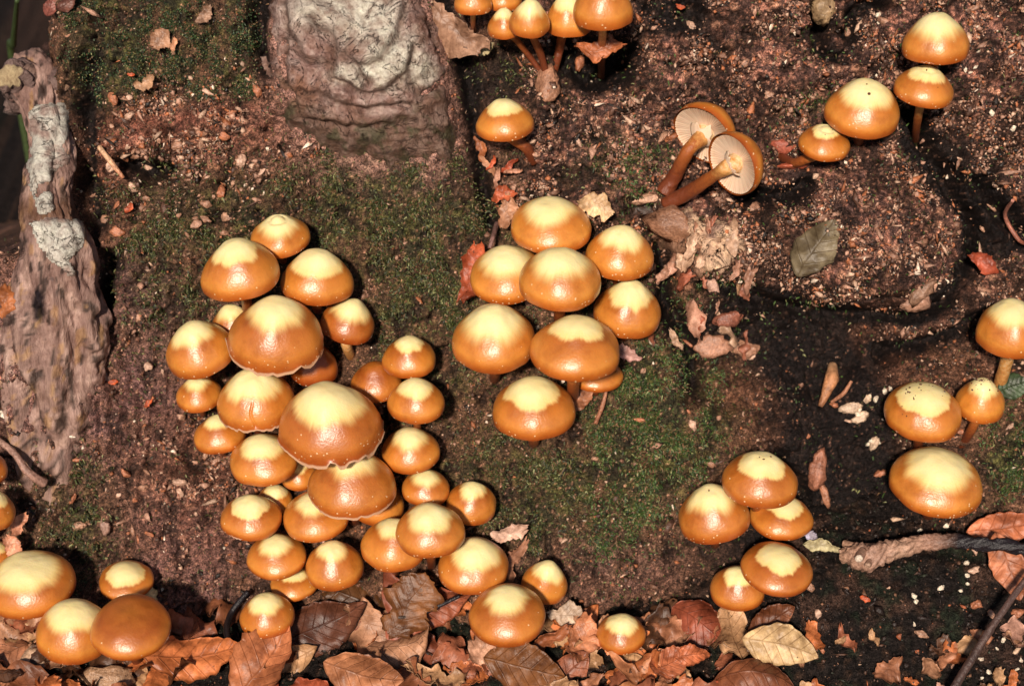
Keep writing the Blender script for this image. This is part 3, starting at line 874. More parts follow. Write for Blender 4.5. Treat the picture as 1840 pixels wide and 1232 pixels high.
T_(443, 957, 551, 1042, 1.1, 'cap below the toothed cap, resting above a small half hidden cap', disc=0.40)
T_(549, 970, 654, 1062, 1.5, 'dull-sheened cap at the bottom middle of the largest cluster', disc=0.37)
T_(486, 1014, 574, 1080, 0.3, 'small half hidden yellow cap at the foot of the largest cluster', disc=0.3, tone=0.1)
T_(787, 963, 914, 1068, 1.0, 'domed cap above the leaf litter at the cluster\'s lower right end', tone=0.4)
T_(842, 1047, 980, 1162, 1.8, 'tall bell-shaped cap with small pale tip rising from the leaf litter', disc=0.33, tone=0.5, bell=0.9)
T_(936, 1005, 1020, 1086, 0.8, 'small cap with a notch bitten in its left rim', notch=-0.9, roll=6)
T_(430, 1063, 530, 1147, 0.9, 'lone round cap at the foot of the stump among dark wet leaves', disc=0.42, tone=0.5)
# middle cluster
T_(918, 352, 1063, 458, 1.0, 'topmost cap of the middle cluster beside a tan leaf scrap', disc=0.45, tone=0.0)
T_(1052, 404, 1175, 505, 0.8, 'cap at the upper right of the middle cluster', roll=8, tone=0.1)
T_(845, 440, 978, 548, 0.9, 'cap in front of a red leaf in the middle cluster', roll=-4, tone=0.0)
T_(932, 444, 1080, 560, 2.0, 'central glossy cap of the middle cluster overlapping its neighbours', disc=0.43, tone=0.15)
T_(1066, 501, 1188, 609, 1.0, 'steep cap with speckled rim at the right side of the middle cluster', roll=9)
T_(812, 545, 962, 672, 1.6, 'big cap at the lower left of the middle cluster', roll=-4, disc=0.46, tone=0.3)
T_(952, 565, 1113, 686, 2.2, 'broad cap with blurred pale centre at the lower right of the middle cluster', disc=0.40, tone=0.25, roll=4)
T_(1026, 640, 1120, 705, 0.2, 'flat orange cap peeping out under the broad cap of the middle cluster', disc=0.0, tone=0.4, roll=6)
T_(885, 675, 1034, 792, 1.2, 'large cap hanging alone below the middle cluster', disc=0.46, tone=0.4)
# beside the fissure and at the top
T_(855, 177, 960, 255, 1.5, 'single smooth cap beside the dark fissure on a bent orange stem', disc=0.40, tone=0.05, stem=[(925, 252), (948, 268), (958, 290)], pitch=-4)
T_(816, -30, 884, 28, 1.0, 'cap cut by the upper picture edge beside the curled bark scrap', disc=0.42)
T_(866, -34, 938, 22, 0.8, 'cap behind the others in the small bunch over the black hollow', disc=0.42)
T_(876, 13, 935, 73, 1.5, 'smallest front cap of the bunch over the black hollow', stem=[(925, 70), (950, 100), (980, 140)])
T_(914, -2, 988, 70, 2.0, 'round cap in the middle of the bunch over the black hollow', stem=[(958, 68), (972, 100), (984, 142)])
T_(980, -14, 1064, 68, 1.7, 'wide yellow cap next to the largest cap of the bunch over the black hollow', tone=0.0, stem=[(1010, 66), (1004, 95), (992, 140)])
T_(1030, -44, 1138, 56, 2.2, 'largest cap of the bunch over the black hollow', bell=0.9)
# right chain
T_(1620, 22, 1742, 117, 0.8, 'highest cap of the chain of four climbing the crumbly wood', disc=0.45)
T_(1605, 117, 1714, 196, 0.6, 'flattish cap with small dent under the highest cap of the chain', disc=0.42, roll=6, ring=0.03)
T_(1480, 140, 1617, 251, 1.0, 'largest cap of the chain of four on the crumbly wood', disc=0.48, roll=5, pitch=6)
T_(1434, 223, 1528, 291, 0.7, 'lowest and smallest cap of the chain, with dented tip', ring=0.05, disc=0.38, stem=[(1450, 285), (1425, 292), (1402, 280)])
# right edge
T_(1752, 535, 1880, 645, 2.6, 'tall-stemmed cap above the speckled pair, stem bare', disc=0.45, tone=0.25, stem=[(1812, 636), (1803, 668), (1790, 708)], bell=0.2, pale_stem=True)
T_(1715, 678, 1806, 762, 1.0, 'small speckled cap of the dirt-spotted pair', disc=0.42, stem=[(1752, 758), (1742, 778), (1728, 800)], tone=0.0)
T_(1588, 685, 1728, 795, 1.6, 'large speckled cap of the dirt-spotted pair', disc=0.42, bell=0.3)
T_(1597, 802, 1766, 930, 1.6, 'broad clean cap below the dirt-spotted pair, above the twig', disc=0.50, tone=0.2)
# lower right group
T_(1297, 810, 1434, 914, 1.9, 'uppermost pointed cap of the group of five', disc=0.40, tone=0.5, bell=0.9)
T_(1219, 868, 1348, 978, 1.3, 'left cap of the group of five, leaning outwards', roll=-10, tone=0.55, disc=0.40)
T_(1346, 885, 1462, 970, 0.8, 'cap overlapped by the pointed cap in the group of five', roll=5, tone=0.35, disc=0.42)
T_(1330, 973, 1461, 1071, 1.6, 'wide dark-flanked cap low in the group of five', tone=0.65, disc=0.39)
T_(1276, 1015, 1374, 1098, 0.8, 'lowest cap of the group of five, touching the leaf litter', roll=-8, tone=0.4, disc=0.36)
T_(1071, 1101, 1161, 1176, 0.8, 'lone small cap on the ground among leaf scraps', disc=0.42, tone=0.5)
# lower left group
T_(-22, 988, 137, 1112, 1.0, 'big rounded cap with hazy pale centre in the corner group', disc=0.46, tone=0.45, bell=0.2)
T_(178, 1006, 277, 1080, 0.6, 'cap above the all-brown cap in the corner group', tone=0.45)
T_(64, 1074, 204, 1194, 1.8, 'pale-centred cap touching the all-brown cap in the corner group', disc=0.42, tone=0.3, bell=0.4)
T_(162, 1072, 308, 1180, 2.3, 'all-brown smooth cap without pale centre in the corner group', disc=0.0, tone=0.5, bell=0.0)
T_(-60, 878, 28, 956, 2.2, 'tilted cap cut by the picture edge above the corner group', roll=14, disc=0.4)
T_(-56, 812, 14, 872, 1.6, 'russet cap cut by the picture edge below the knobbed pinkish twig', roll=12, disc=0.0, tone=0.7)
T_(-52, 970, 26, 1030, 0.4, 'cap nearly hidden behind the big rounded cap of the corner group', disc=0.4)

CI = [(i, j) for i in range(len(CAPS)) for j in range(i)
      if CAPS[i].x0 < CAPS[j].x1 and CAPS[j].x0 < CAPS[i].x1 and CAPS[i].y0 < CAPS[j].y1+30 and CAPS[j].y0 < CAPS[i].y1+30]
for it in range(26):
    moved = 0
    for c in CAPS:
        g = face_gap(c.P)
        if np.mean(g < -0.001) > 0.02 or (c.P[:, 2] < 0.002).mean() > 0.02 and it < 6:
            c.depth -= 0.0015; fit(c); moved += 1
    for i, j in CI:
        a, b = CAPS[i], CAPS[j]
        if inside(a, b.P).any() or inside(b, a.P).any():
            f = a if a.lev >= b.lev else b
            f.depth -= 0.0015; fit(f); moved += 1
    if not moved: break

def gill_mesh(c, nl=44, rings=7, fine=False):
    if fine: nl = 64
    nth = nl*2
    th = np.arange(nth)/nth*2*np.pi
    ts = np.linspace(0, 1, rings)
    v = []; al = []
    for i, t in enumerate(ts):
        r = 0.945*(1-t)+0.15*t
        z = -0.135*c.kk + (0.16*c.kk)*math.sin(t*math.pi/2)
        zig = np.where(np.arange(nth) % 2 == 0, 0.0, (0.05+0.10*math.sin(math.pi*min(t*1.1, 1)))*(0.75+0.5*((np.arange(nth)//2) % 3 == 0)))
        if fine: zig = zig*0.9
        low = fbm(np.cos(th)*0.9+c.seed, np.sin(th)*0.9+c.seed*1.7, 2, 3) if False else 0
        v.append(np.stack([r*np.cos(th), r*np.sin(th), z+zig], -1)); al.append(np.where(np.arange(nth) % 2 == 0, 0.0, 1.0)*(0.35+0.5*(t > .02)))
    v = np.concatenate(v); 
    return v, gridquads(rings, nth, True), np.concatenate(al)

def bez(p0, p1, p2, p3, n):
    t = np.linspace(0, 1, n)[:, None]
    return (1-t)**3*p0+3*(1-t)**2*t*p1+3*(1-t)*t*t*p2+t**3*p3

def build_mushroom(c, veil=False):
    L, RAD, TH = cap_local(c.kk, c.bell, c.seed, c.wav, c.ring, 260 if c.crack is not None else 72, 48 if c.crack is not None else 32, c.ragged, c.notch, c.crack)
    base = None
    ax = c.F[2]
    start = c.C + ax*c.R*(0.05*c.kk)
    if c.stem:
        pts = [start, c.C - ax*c.R*0.3]
        for i, (sx, sy) in enumerate(c.stem):
            hit, nor, _ = cast(sx, sy)
            zc = (c.C-CAM) @ FWD; zh = (hit-CAM) @ FWD + 0.003
            t = (i+1)/len(c.stem)
            pts.append(at(sx, sy, zc*(1-t)+zh*t))
        sp = smooth_path(pts, 7)
    else:
        d = ray(c.cx, c.cy)*0.85 + np.array([0, 0, -0.42])
        end = cast_dir(c.C - ax*c.R*0.35, d/np.linalg.norm(d))
        if end is None: end = c.C + d*0.03
        if np.linalg.norm(end-c.C) > 0.09: end = c.C + d/np.linalg.norm(d)*0.09
        end = end + d*0.004
        sp = bez(start, c.C-ax*c.R*0.9, end*0.6+(c.C-ax*c.R)*0.4, end, 18)
    base = sp[-1]
    m = empty('mushroom', base, c.label, 'mushroom', c.group)
    me = mesh_np('cap', c.C + c.R*(L.reshape(-1, 3) @ c.F), gridquads(L.shape[0], L.shape[1], True))
    attr_f(me, 'cap_rad', RAD.ravel())
    attr_v(me, 'cap_ang', np.stack([np.cos(TH), np.sin(TH), np.zeros_like(TH)+c.seed], -1).reshape(-1, 3))
    attr_f(me, 'cap_soft', random.uniform(0.035, 0.12))
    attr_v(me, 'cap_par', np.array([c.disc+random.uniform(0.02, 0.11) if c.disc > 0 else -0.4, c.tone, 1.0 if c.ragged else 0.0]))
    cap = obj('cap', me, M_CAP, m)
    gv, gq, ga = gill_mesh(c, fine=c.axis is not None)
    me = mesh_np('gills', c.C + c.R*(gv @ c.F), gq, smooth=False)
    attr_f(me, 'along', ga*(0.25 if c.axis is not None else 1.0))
    g = obj('gills', me, M_GILL); g.parent = cap
    srad = c.R*np.linspace(0.15, 0.13, len(sp))*(1.4 if c.stem else 1.0)
    v, q, tr, al = tube(sp, srad, 16, 0.12, int(c.seed*10), 2.0)
    me = mesh_np('stem', v, q, tr); attr_f(me, 'along', al*0.22+0.02 if c.pale_stem else al)
    obj('stem', me, M_STEM, m)
    return m
for c in CAPS:
    c.obj = build_mushroom(c)

# two picked mushrooms lying gills up
def upturned(cx, cy, w, lift, axis, stem, label, spread):
    c = Cap()
    c.__dict__.update(dict(bell=0.3, ring=0.0, ragged=0.0, notch=None, wav=0.03, disc=0.40, tone=0.3, label=label, group=None, axis=axis, stem=None, hidden=False))
    c.seed = spread; c.kk = 0.86; c.spin = 0.7; c.cx, c.cy = cx, cy
    c.F = frame(axis, 0.7)
    hit, nor, dist = cast(cx, cy)
    z = (hit-CAM) @ FWD - lift
    c.R = w/2*z/FPX; c.C = at(cx, cy, z)
    L, RAD, TH = cap_local(c.kk, 0.3, c.seed, 0.03, 0, 96, 32)
    ax = c.F[2]
    pts = [c.C + ax*c.R*0.1, c.C - ax*c.R*0.32]
    for sx, sy, dz in stem:
        h2, _, _ = cast(sx, sy); pts.append(at(sx, sy, (h2-CAM) @ FWD - dz))
    sp = smooth_path(pts, 9)
    m = empty('mushroom', sp[-1], label, 'mushroom')
    me = mesh_np('cap', c.C + c.R*(L.reshape(-1, 3) @ c.F), gridquads(L.shape[0], L.shape[1], True))
    attr_f(me, 'cap_rad', RAD.ravel()); attr_v(me, 'cap_ang', np.stack([np.cos(TH), np.sin(TH), np.zeros_like(TH)+c.seed], -1).reshape(-1, 3))
    attr_v(me, 'cap_par', np.array([0.4, 0.3, 0.0])); attr_f(me, 'cap_soft', 0.06)
    cap = obj('cap', me, M_CAP, m)
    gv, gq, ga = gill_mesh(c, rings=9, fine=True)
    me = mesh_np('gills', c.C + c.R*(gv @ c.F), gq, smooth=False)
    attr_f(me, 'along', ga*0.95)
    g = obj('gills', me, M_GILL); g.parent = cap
    n = len(sp); t = np.linspace(0, 1, n)
    srad = c.R*(0.215+0.10*np.exp(-(t/0.16)**2)+0.02*np.sin(t*9))
    v, q, tr, al = tube(sp, srad, 22, 0.16, int(spread), 2.0)
    me = mesh_np('stem', v, q, tr); attr_f(me, 'along', al*0.95)
    st = obj('stem', me, M_STEM, m)
    # torn veil ring round the top of the stem
    i0 = int(n*0.22); tn = sp[i0+1]-sp[i0-1]; tn /= np.linalg.norm(tn)
    F = frame(-tn)
    th = np.arange(48)/48*2*np.pi
    jag = fbm(np.cos(th)*3+spread, np.sin(th)*3, 3, 4)
    rings = []
    for rr, zz in ((0.20, -0.02), (0.26, 0.02), (0.36, 0.10), (0.42, 0.13), (0.36, 0.13), (0.24, 0.08)):
        rings.append(sp[i0] + c.R*(np.stack([(rr+jag*0.14*(rr > .3))*np.cos(th), (rr+jag*0.14*(rr > .3))*np.sin(th), zz+jag*0.16*(rr > .3)], -1) @ F))
    me = mesh_np('ring', np.concatenate(rings), gridquads(6, 48, True)); attr_f(me, 'along', 0.12)
    o = obj('ring', me, M_GILL); o.parent = st
    c.obj = m
    return c
awayF = FWD
CAPS_UP = [upturned(1266, 240, 122, 0.020, 0.50*awayF+0.52*RIGHT+0.58*UPV, [(1236, 272, 0.020), (1210, 320, 0.010), (1192, 348, 0.003)], 'upturned mushroom showing cream gills, partly covered by its twin', 31.0),
           upturned(1320, 294, 118, 0.046, 0.50*awayF+0.76*RIGHT+0.38*UPV, [(1282, 316, 0.040), (1236, 346, 0.020), (1196, 366, 0.004)], 'upturned mushroom showing cream gills, lying over its twin', 47.0)]
# ---------------------------------------------------------------- leaves
ORANGE = (0.50, 0.155, 0.05); REDB = (0.32, 0.07, 0.03); DARKB = (0.085, 0.036, 0.017); TAN = (0.46, 0.26, 0.13)
YTAN = (0.56, 0.38, 0.15); PINKT = (0.52, 0.28, 0.20); OLIVE = (0.15, 0.125, 0.065); FLATB = (0.16, 0.06, 0.018)

def leaf_outline(kind, th, seed, ratio):
    c, s = np.cos(th), np.sin(th)
    if kind == 'ovate':
        r = 1/np.sqrt((c/0.5)**2+(s/(0.5*ratio))**2)
        r = r*(1+0.16*np.exp(-(np.angle(np.exp(1j*th))/0.28)**2)+0.05*np.exp(-((np.abs(np.angle(np.exp(1j*th)))-np.pi)/0.25)**2))
        r = r*(1+0.025*np.sin(th*22)+0.05*fbm(c*1.5+seed, s*1.5, 3, 5))
    elif kind == 'maple':
        tri = 1-np.abs(((th/(2*np.pi/5)) % 1)*2-1); tri = np.abs(2*tri-1) if False else np.abs(((th/(2*np.pi/5)+0.5) % 1)*2-1)
        size = np.where(np.cos(th) < -0.6, 0.45, 1.0)
        teeth = np.abs(((th*2.9+seed) % 1)*2-1)
        r = (0.17+0.33*tri**1.35*size)*(1+0.16*(teeth-0.5))*(1+0.25*fbm(c*2+seed, s*2, 3, 6))
        r = r*(np.sqrt(c**2+(s*max(ratio, .6))**2))
    else:   # scrap
        r = 1/np.sqrt((c/0.5)**2+(s/(0.5*ratio))**2)
        r = r*(1+0.55*fbm(c*1.7+seed*1.3, s*1.7+seed, 4, 8, 0.6))
    return r

def leaf_mesh(kind, L, ratio, seed, curl, wave, fold, col, nveins=7, rings=10, nth=72):
    if kind == 'maple':
        th = np.arange(nth)/nth*2*np.pi
        R = leaf_outline(kind, th, seed, ratio)
        ts = (np.arange(1, rings+1)/rings)
        X = np.concatenate([[0]]+[R*t*np.cos(th) for t in ts]); Y = np.concatenate([[0]]+[R*t*np.sin(th) for t in ts])
        edge = np.concatenate([[0]]+[np.full(nth, t) for t in ts])
        a = np.arctan2(Y, X+0.18)
        d = np.abs(((a/(2*np.pi/5))+0.5) % 1-0.5)*np.hypot(X+0.18, Y)*1.3
        vein = np.exp(-(d/0.013)**2)*np.where(np.hypot(X, Y) < 0.02, 0, 1); z = 0.03*np.cos(a*10)*np.hypot(X, Y)
        luv = np.zeros((len(X), 3))
        q = gridquads(rings, nth, True)+1
        tr = np.array([(0, 1+j, 1+(j+1) % nth) for j in range(nth)])
        loop = 1+(rings-1)*nth+np.arange(nth)
    else:
        nx = max(10, nth//2); ny = 2*max(3, rings*2//3)+1
        t = np.linspace(0, 1, nx); x = t-0.5
        if kind == 'ovate':
            w = 0.5*ratio*np.sin(np.pi*np.clip(t, 0.0, 1))**0.75*(1.12-0.3*t)
            wu = w*(1+0.035*np.sin(t*nveins*6.28)+0.10*fbm(t*7+seed, t*0+seed, 3, 5)); wl = w*(1+0.035*np.sin(t*nveins*6.28+1)+0.10*fbm(t*7+seed+9, t*0+seed, 3, 5))
            sway = 0.05*np.sin(t*3+seed)
        else:
            w = 0.5*ratio*np.sin(np.pi*np.clip(t, 0.03, 0.97))**0.45
            wu = w*(1+0.75*fbm(t*5+seed, t*0+seed, 4, 5, 0.6)); wl = w*(1+0.75*fbm(t*5+seed+31, t*0+seed, 4, 5, 0.6))
            sway = 0.14*fbm(t*2.2+seed+7, t*0, 2, 6)
        wu = np.maximum(wu, 0.002); wl = np.maximum(wl, 0.002)
        sv = np.linspace(-1, 1, ny)
        SVV, TT = np.meshgrid(sv, t)
        Y = np.where(SVV > 0, SVV*wu[:, None], SVV*wl[:, None]); X = np.repeat(x[:, None], ny, 1)
        if kind != 'ovate': X = X + 0.10*fbm(SVV*2+seed, TT*2, 3, 16)
        Yl = Y.ravel().copy(); Y = (Y + sway[:, None]).ravel(); X = X.ravel()
        edge = np.maximum(np.abs(SVV), np.abs(2*TT-1)**3).ravel()
        ph = X*nveins - np.abs(Yl)*nveins*0.8
        vein = np.zeros(len(X))
        z = 0.012*np.cos(2*np.pi*ph)*np.minimum(1, np.abs(Yl)*8)
        luv = np.stack([X*nveins, Yl*nveins, np.full(len(X), 0.9 if kind == 'ovate' else 0.35)], -1)
        q = gridquads(nx, ny)[:, ::-1]; tr = None
        loop = np.concatenate([np.arange(ny), np.arange(1, nx)*ny+ny-1, (nx-1)*ny+np.arange(ny-2, -1, -1), np.arange(nx-2, 0, -1)*ny])
        Yf = Yl
    Yf = Y if kind == 'maple' else Yl
    z = z + fold*np.abs(Yf) + curl[0]*X*X*2 + curl[1]*Yf*Yf*3 + wave*(0.3+0.7*edge**2)*fbm(X*4+seed, Y*4+seed, 3, 11) + 0.03*fbm(X*9+seed, Y*9, 3, 12)
    V = np.stack([X, Y, z], -1)*L
    n0 = len(V)
    V2 = V.copy(); V2[:, 2] -= 0.0004
    l2 = np.roll(loop, -1)
    side = np.stack([l2, loop, loop+n0, l2+n0], -1)
    if tr is not None: tr = np.concatenate([tr, tr[:, ::-1]+n0])
    me = mesh_np('leaf', np.concatenate([V, V2]), np.concatenate([q, q[:, ::-1]+n0, side]), tr)
    base = np.array(col)*(1+0.45*fbm(X*3+seed*2, Y*3, 3, 13)[:, None]*np.array([1, 1.1, 1.2]))
    base = np.clip(base, 0.004, 0.9)
    attr_col(me, 'col', np.concatenate([base, base*0.8])); attr_f(me, 'vein', np.concatenate([vein, vein])); attr_v(me, 'luv', np.concatenate([luv, luv]))
    return me

def place_leaf(name, kind, cx, cy, lpx, ratio, ang, col, label, face=0.5, tilt=(0, 0), lift=0.003, curl=(0.1, 0.1), wave=0.1, fold=0.0, cat='leaf', group=None, seed=None, nveins=7, nth=72, rings=10, stalk=0, mat=None):
    seed = seed if seed is not None else random.uniform(0, 90)
    hit, nor, _ = cast(cx, cy)
    basen = N if hit[2] > 0.03 and nor[2] < 0.9 else np.array([0, 0, 1.0])
    n = (1-face)*basen + face*(-FWD) + tilt[0]*RIGHT + tilt[1]*UPV
    n /= np.linalg.norm(n)
    pos = hit + nor*lift*0.3 - ray(cx, cy)*lift
    a = math.radians(ang)
    X = RIGHT*math.cos(a) + UPV*math.sin(a)
    X = X - n*(X @ n); X /= np.linalg.norm(X); Y = np.cross(n, X)
    p0 = proj(pos-X*0.005); p1 = proj(pos+X*0.005)
    pxm = math.hypot(p1[0]-p0[0], p1[1]-p0[1])/0.01
    L = min(lpx/pxm, lpx*0.00028*2.2)
    me = leaf_mesh(kind, L, ratio, seed, curl, wave, fold, col, nveins, rings, nth)
    M = Matrix(((X[0], Y[0], n[0], pos[0]), (X[1], Y[1], n[1], pos[1]), (X[2], Y[2], n[2], pos[2]), (0, 0, 0, 1)))
    o = obj(name, me, mat or M_LEAF, label=label, cat=cat, group=group)
    o.matrix_world = M
    if stalk:
        pts = np.array([[-0.42*L, 0, 0.001], [-0.6*L, 0.03*L, 0.004], [-(0.5+stalk*0.6)*L, 0.08*L, 0.003], [-(0.5+stalk)*L, 0.2*L, 0.0]])
        sp = smooth_path(pts, 5)
        v, q, tr, al = tube(sp, np.linspace(0.0011, 0.0008, len(sp)), 8)
        m2 = mesh_np('stalk', v, q, tr); attr_col(m2, 'col', (0.05, 0.03, 0.02))
        s = bpy.data.objects.new('stalk', m2); COL.objects.link(s); m2.materials.append(M_TWIG); s.parent = o
    return o

PL = place_leaf
PL('beech_leaf', 'ovate', 350, 1188, 178, 0.55, 12, ORANGE, 'bright orange ribbed leaf with lifted edge beside the all-brown cap', 0.55, (0.1, 0.25), 0.010, (0.5, -0.5), 0.12, 0.25)
PL('beech_leaf', 'ovate', 470, 1192, 170, 0.62, 62, (0.36, 0.125, 0.05), 'orange brown leaf standing up under the lone round cap', 0.6, (-0.1, 0.1), 0.008, (0.1, 0.5), 0.15, 0.2)
PL('beech_leaf', 'ovate', 570, 1135, 190, 0.55, 35, (0.10, 0.035, 0.018), 'dark glossy wet leaf with strong ribs right of the lone round cap', 0.5, (0.0, 0.0), 0.009, (0.2, -0.4), 0.15, 0.1, nveins=9)
PL('beech_leaf', 'ovate', 640, 1082, 160, 0.5, 165, (0.11, 0.045, 0.015), 'dark brown arched leaf lying against the foot of the stump', 0.6, (0.0, 0.1), 0.008, (-0.2, -0.6), 0.1)
PL('maple_leaf', 'maple', 725, 1130, 255, 0.95, 70, (0.24, 0.068, 0.035), 'large lobed red-brown leaf with holes in the middle of the litter', 0.65, (0.0, 0.0), 0.010, (0.1, 0.1), 0.16, stalk=0.0, nth=120, rings=14)
PL('beech_leaf', 'scrap', 735, 1085, 120, 0.75, 60, FLATB, 'dull brown torn leaf over the large red-brown leaf', 0.7, (0.0, 0.0), 0.019, (0.1, 0.1), 0.1, nth=100)
PL('beech_leaf', 'ovate', 645, 1215, 150, 0.6, -18, (0.42, 0.17, 0.075), 'light orange leaf with dark edge at the very front of the litter', 0.5, (-0.1, 0.1), 0.018, (0.1, -0.4), 0.1)
PL('beech_leaf', 'ovate', 800, 1085, 120, 0.5, 25, (0.30, 0.085, 0.04), 'red leaf with a black stalk left of the tall bell-shaped cap', 0.5, (0.0, 0.1), 0.014, (0.1, -0.4), 0.12, stalk=0.35)
PL('leaf_scrap', 'scrap', 868, 1178, 64, 0.7, 40, (0.55, 0.30, 0.19), 'pale pink scrap of leaf below the tall bell-shaped cap', 0.7, (0.1, 0.2), 0.014, (0.3, 0.3), 0.25)
PL('beech_leaf', 'ovate', 945, 1205, 150, 0.65, -8, FLATB, 'flat dull brown leaf under the tall bell-shaped cap', 0.55, (0.0, 0.0), 0.008, (0.05, 0.05), 0.06)
PL('leaf_scrap', 'scrap', 1012, 1105, 70, 0.6, -8, (0.46, 0.33, 0.23), 'grey beige flat scrap right of the tall bell-shaped cap', 0.8, (0.0, 0.0), 0.010, (0.1, 0.1), 0.1)
PL('leaf_scrap', 'scrap', 1046, 1160, 82, 0.6, 70, (0.48, 0.19, 0.09), 'torn orange leaf scrap left of the lone small cap', 0.6, (0.15, 0.1), 0.012, (0.3, 0.2), 0.3)
PL('leaf_scrap', 'scrap', 990, 1150, 80, 0.28, 42, (0.28, 0.09, 0.035), 'narrow rolled red-brown leaf strip by the tall bell-shaped cap', 0.7, (0.0, 0.1), 0.010, (0.1, -1.5), 0.2)
PL('maple_leaf', 'maple', 1150, 1236, 150, 0.8, 95, (0.46, 0.19, 0.085), 'orange leaf with radiating veins below the lone small cap', 0.35, (0.0, 0.0), 0.004, (0.2, 0.2), 0.15, nth=110)
PL('beech_leaf', 'ovate', 1208, 1196, 80, 0.7, 30, (0.40, 0.12, 0.05), 'small orange-red leaf right of the lone small cap', 0.5, (0.1, 0.2), 0.012, (0.2, 0.2), 0.2)
PL('beech_leaf', 'ovate', 1262, 1118, 122, 0.78, -35, (0.23, 0.055, 0.026), 'dark red curled leaf under the lowest cap of the group of five', 0.6, (-0.1, 0.1), 0.010, (-0.6, -0.6), 0.1)
PL('beech_leaf', 'ovate', 1388, 1118, 100, 0.55, 25, (0.15, 0.05, 0.02), 'dark brown leaf behind the ribbed straw-coloured leaf', 0.7, (0.0, 0.0), 0.008, (0.1, -0.5), 0.12)
PL('beech_leaf', 'ovate', 1402, 1168, 142, 0.56, -18, (0.50, 0.33, 0.16), 'straw-coloured ribbed beech leaf standing out from the dark soil', 0.85, (0.0, 0.1), 0.014, (-0.15, -0.35), 0.06, nveins=6, seed=12)
PL('beech_leaf', 'ovate', 1362, 1216, 150, 0.5, -12, (0.17, 0.055, 0.022), 'dark arched leaf with pale edge below the straw-coloured leaf', 0.6, (0.0, 0.3), 0.016, (-0.6, -0.8), 0.08)
PL('beech_leaf', 'ovate', 1245, 1180, 66, 0.6, 10, (0.46, 0.13, 0.05), 'small bright orange leaf below the dark red curled leaf', 0.5, (0, 0.1), 0.012, (-0.3, 0.2), 0.15)
PL('beech_leaf', 'ovate', 1800, 938, 140, 0.42, 14, (0.45, 0.14, 0.06), 'orange leaf with pale tip lying above the black twig', 0.75, (0.0, 0.2), 0.012, (-0.1, -0.4), 0.12)
PL('beech_leaf', 'ovate', 1808, 1022, 130, 0.5, -75, (0.40, 0.14, 0.065), 'rusty ribbed leaf hanging under the black twig', 0.85, (-0.1, 0.0), 0.010, (0.2, -0.4), 0.1, nveins=5)
PL('leaf_scrap', 'scrap', 36, 1150, 120, 0.7, 50, (0.36, 0.18, 0.10), 'crumpled tan leaf under the big rounded cap', 0.5, (0.0, 0.1), 0.006, (0.2, 0.3), 0.35)
PL('leaf_scrap', 'scrap', 912, 962, 62, 0.5, 12, (0.66, 0.42, 0.31), 'pale pink scrap beside the domed cap above the litter', 0.7, (0.1, 0.3), 0.008, (0.3, -0.5), 0.3)
PL('leaf_scrap', 'scrap', 928, 1010, 80, 0.35, 65, (0.36, 0.17, 0.10), 'curved brown leaf strip between the domed cap and the notched cap', 0.7, (0.2, 0.1), 0.006, (0.3, -0.9), 0.2)
PL('leaf_scrap', 'scrap', 1066, 368, 66, 0.62, -18, (0.58, 0.38, 0.20), 'tan leaf scrap right of the topmost cap of the middle cluster', 0.9, (0.0, 0.0), 0.006, (0.15, 0.1), 0.12, seed=5)
PL('leaf_scrap', 'scrap', 850, 494, 112, 0.42, 78, (0.34, 0.075, 0.03), 'red leaf jutting out left of the middle cluster', 0.8, (-0.1, 0.1), 0.010, (0.2, 0.2), 0.15)
PL('beech_leaf', 'ovate', 1466, 440, 124, 0.62, 62, (0.15, 0.115, 0.065), 'olive-grey leaf with curved veins on the crumbly bulge', 0.8, (0.0, 0.0), 0.006, (0.15, 0.35), 0.15, nveins=5)
PL('leaf_scrap', 'scrap', 1126, 640, 52, 0.45, -20, (0.50, 0.28, 0.24), 'pinkish leaf scrap right of the broad cap of the middle cluster', 0.8, (0.1, 0.1), 0.006, (0.3, 0.2), 0.25)
PL('leaf_scrap', 'scrap', 1050, 716, 60, 0.5, 60, (0.34, 0.14, 0.07), 'brown leaf scrap under the flat orange cap of the middle cluster', 0.8, (0.1, 0), 0.006, (0.3, 0.2), 0.25)
PL('bark_scrap', 'scrap', 826, 48, 122, 0.5, -48, (0.34, 0.19, 0.12), 'curled tan bark scrap by the fissure at the top', 0.8, (0.0, 0.1), 0.012, (0.1, -0.8), 0.12, cat='bark', nveins=9)
PL('leaf_scrap', 'scrap', 864, 84, 36, 0.6, 20, (0.30, 0.24, 0.12), 'small yellowish flake at the end of the curled bark scrap', 0.8, (0.0, 0.1), 0.008)
PL('leaf_scrap', 'scrap', 1075, 66, 90, 0.35, 4, (0.36, 0.11, 0.04), 'orange brown leaf under the largest cap of the bunch over the hollow', 0.5, (0.0, 0.2), 0.024, (0.1, 0.1), 0.12)
PL('leaf_scrap', 'scrap', 918, 378, 62, 0.5, 78, (0.46, 0.23, 0.13), 'tan torn leaf left of the topmost cap of the middle cluster', 0.8, (0, 0), 0.008, (0.3, 0.3), 0.3)
PL('leaf_scrap', 'scrap', 906, 345, 44, 0.6, 15, (0.42, 0.10, 0.04), 'red leaf scrap in the fissure above the middle cluster', 0.8, (0, 0), 0.008, (0.3, 0.3), 0.3)
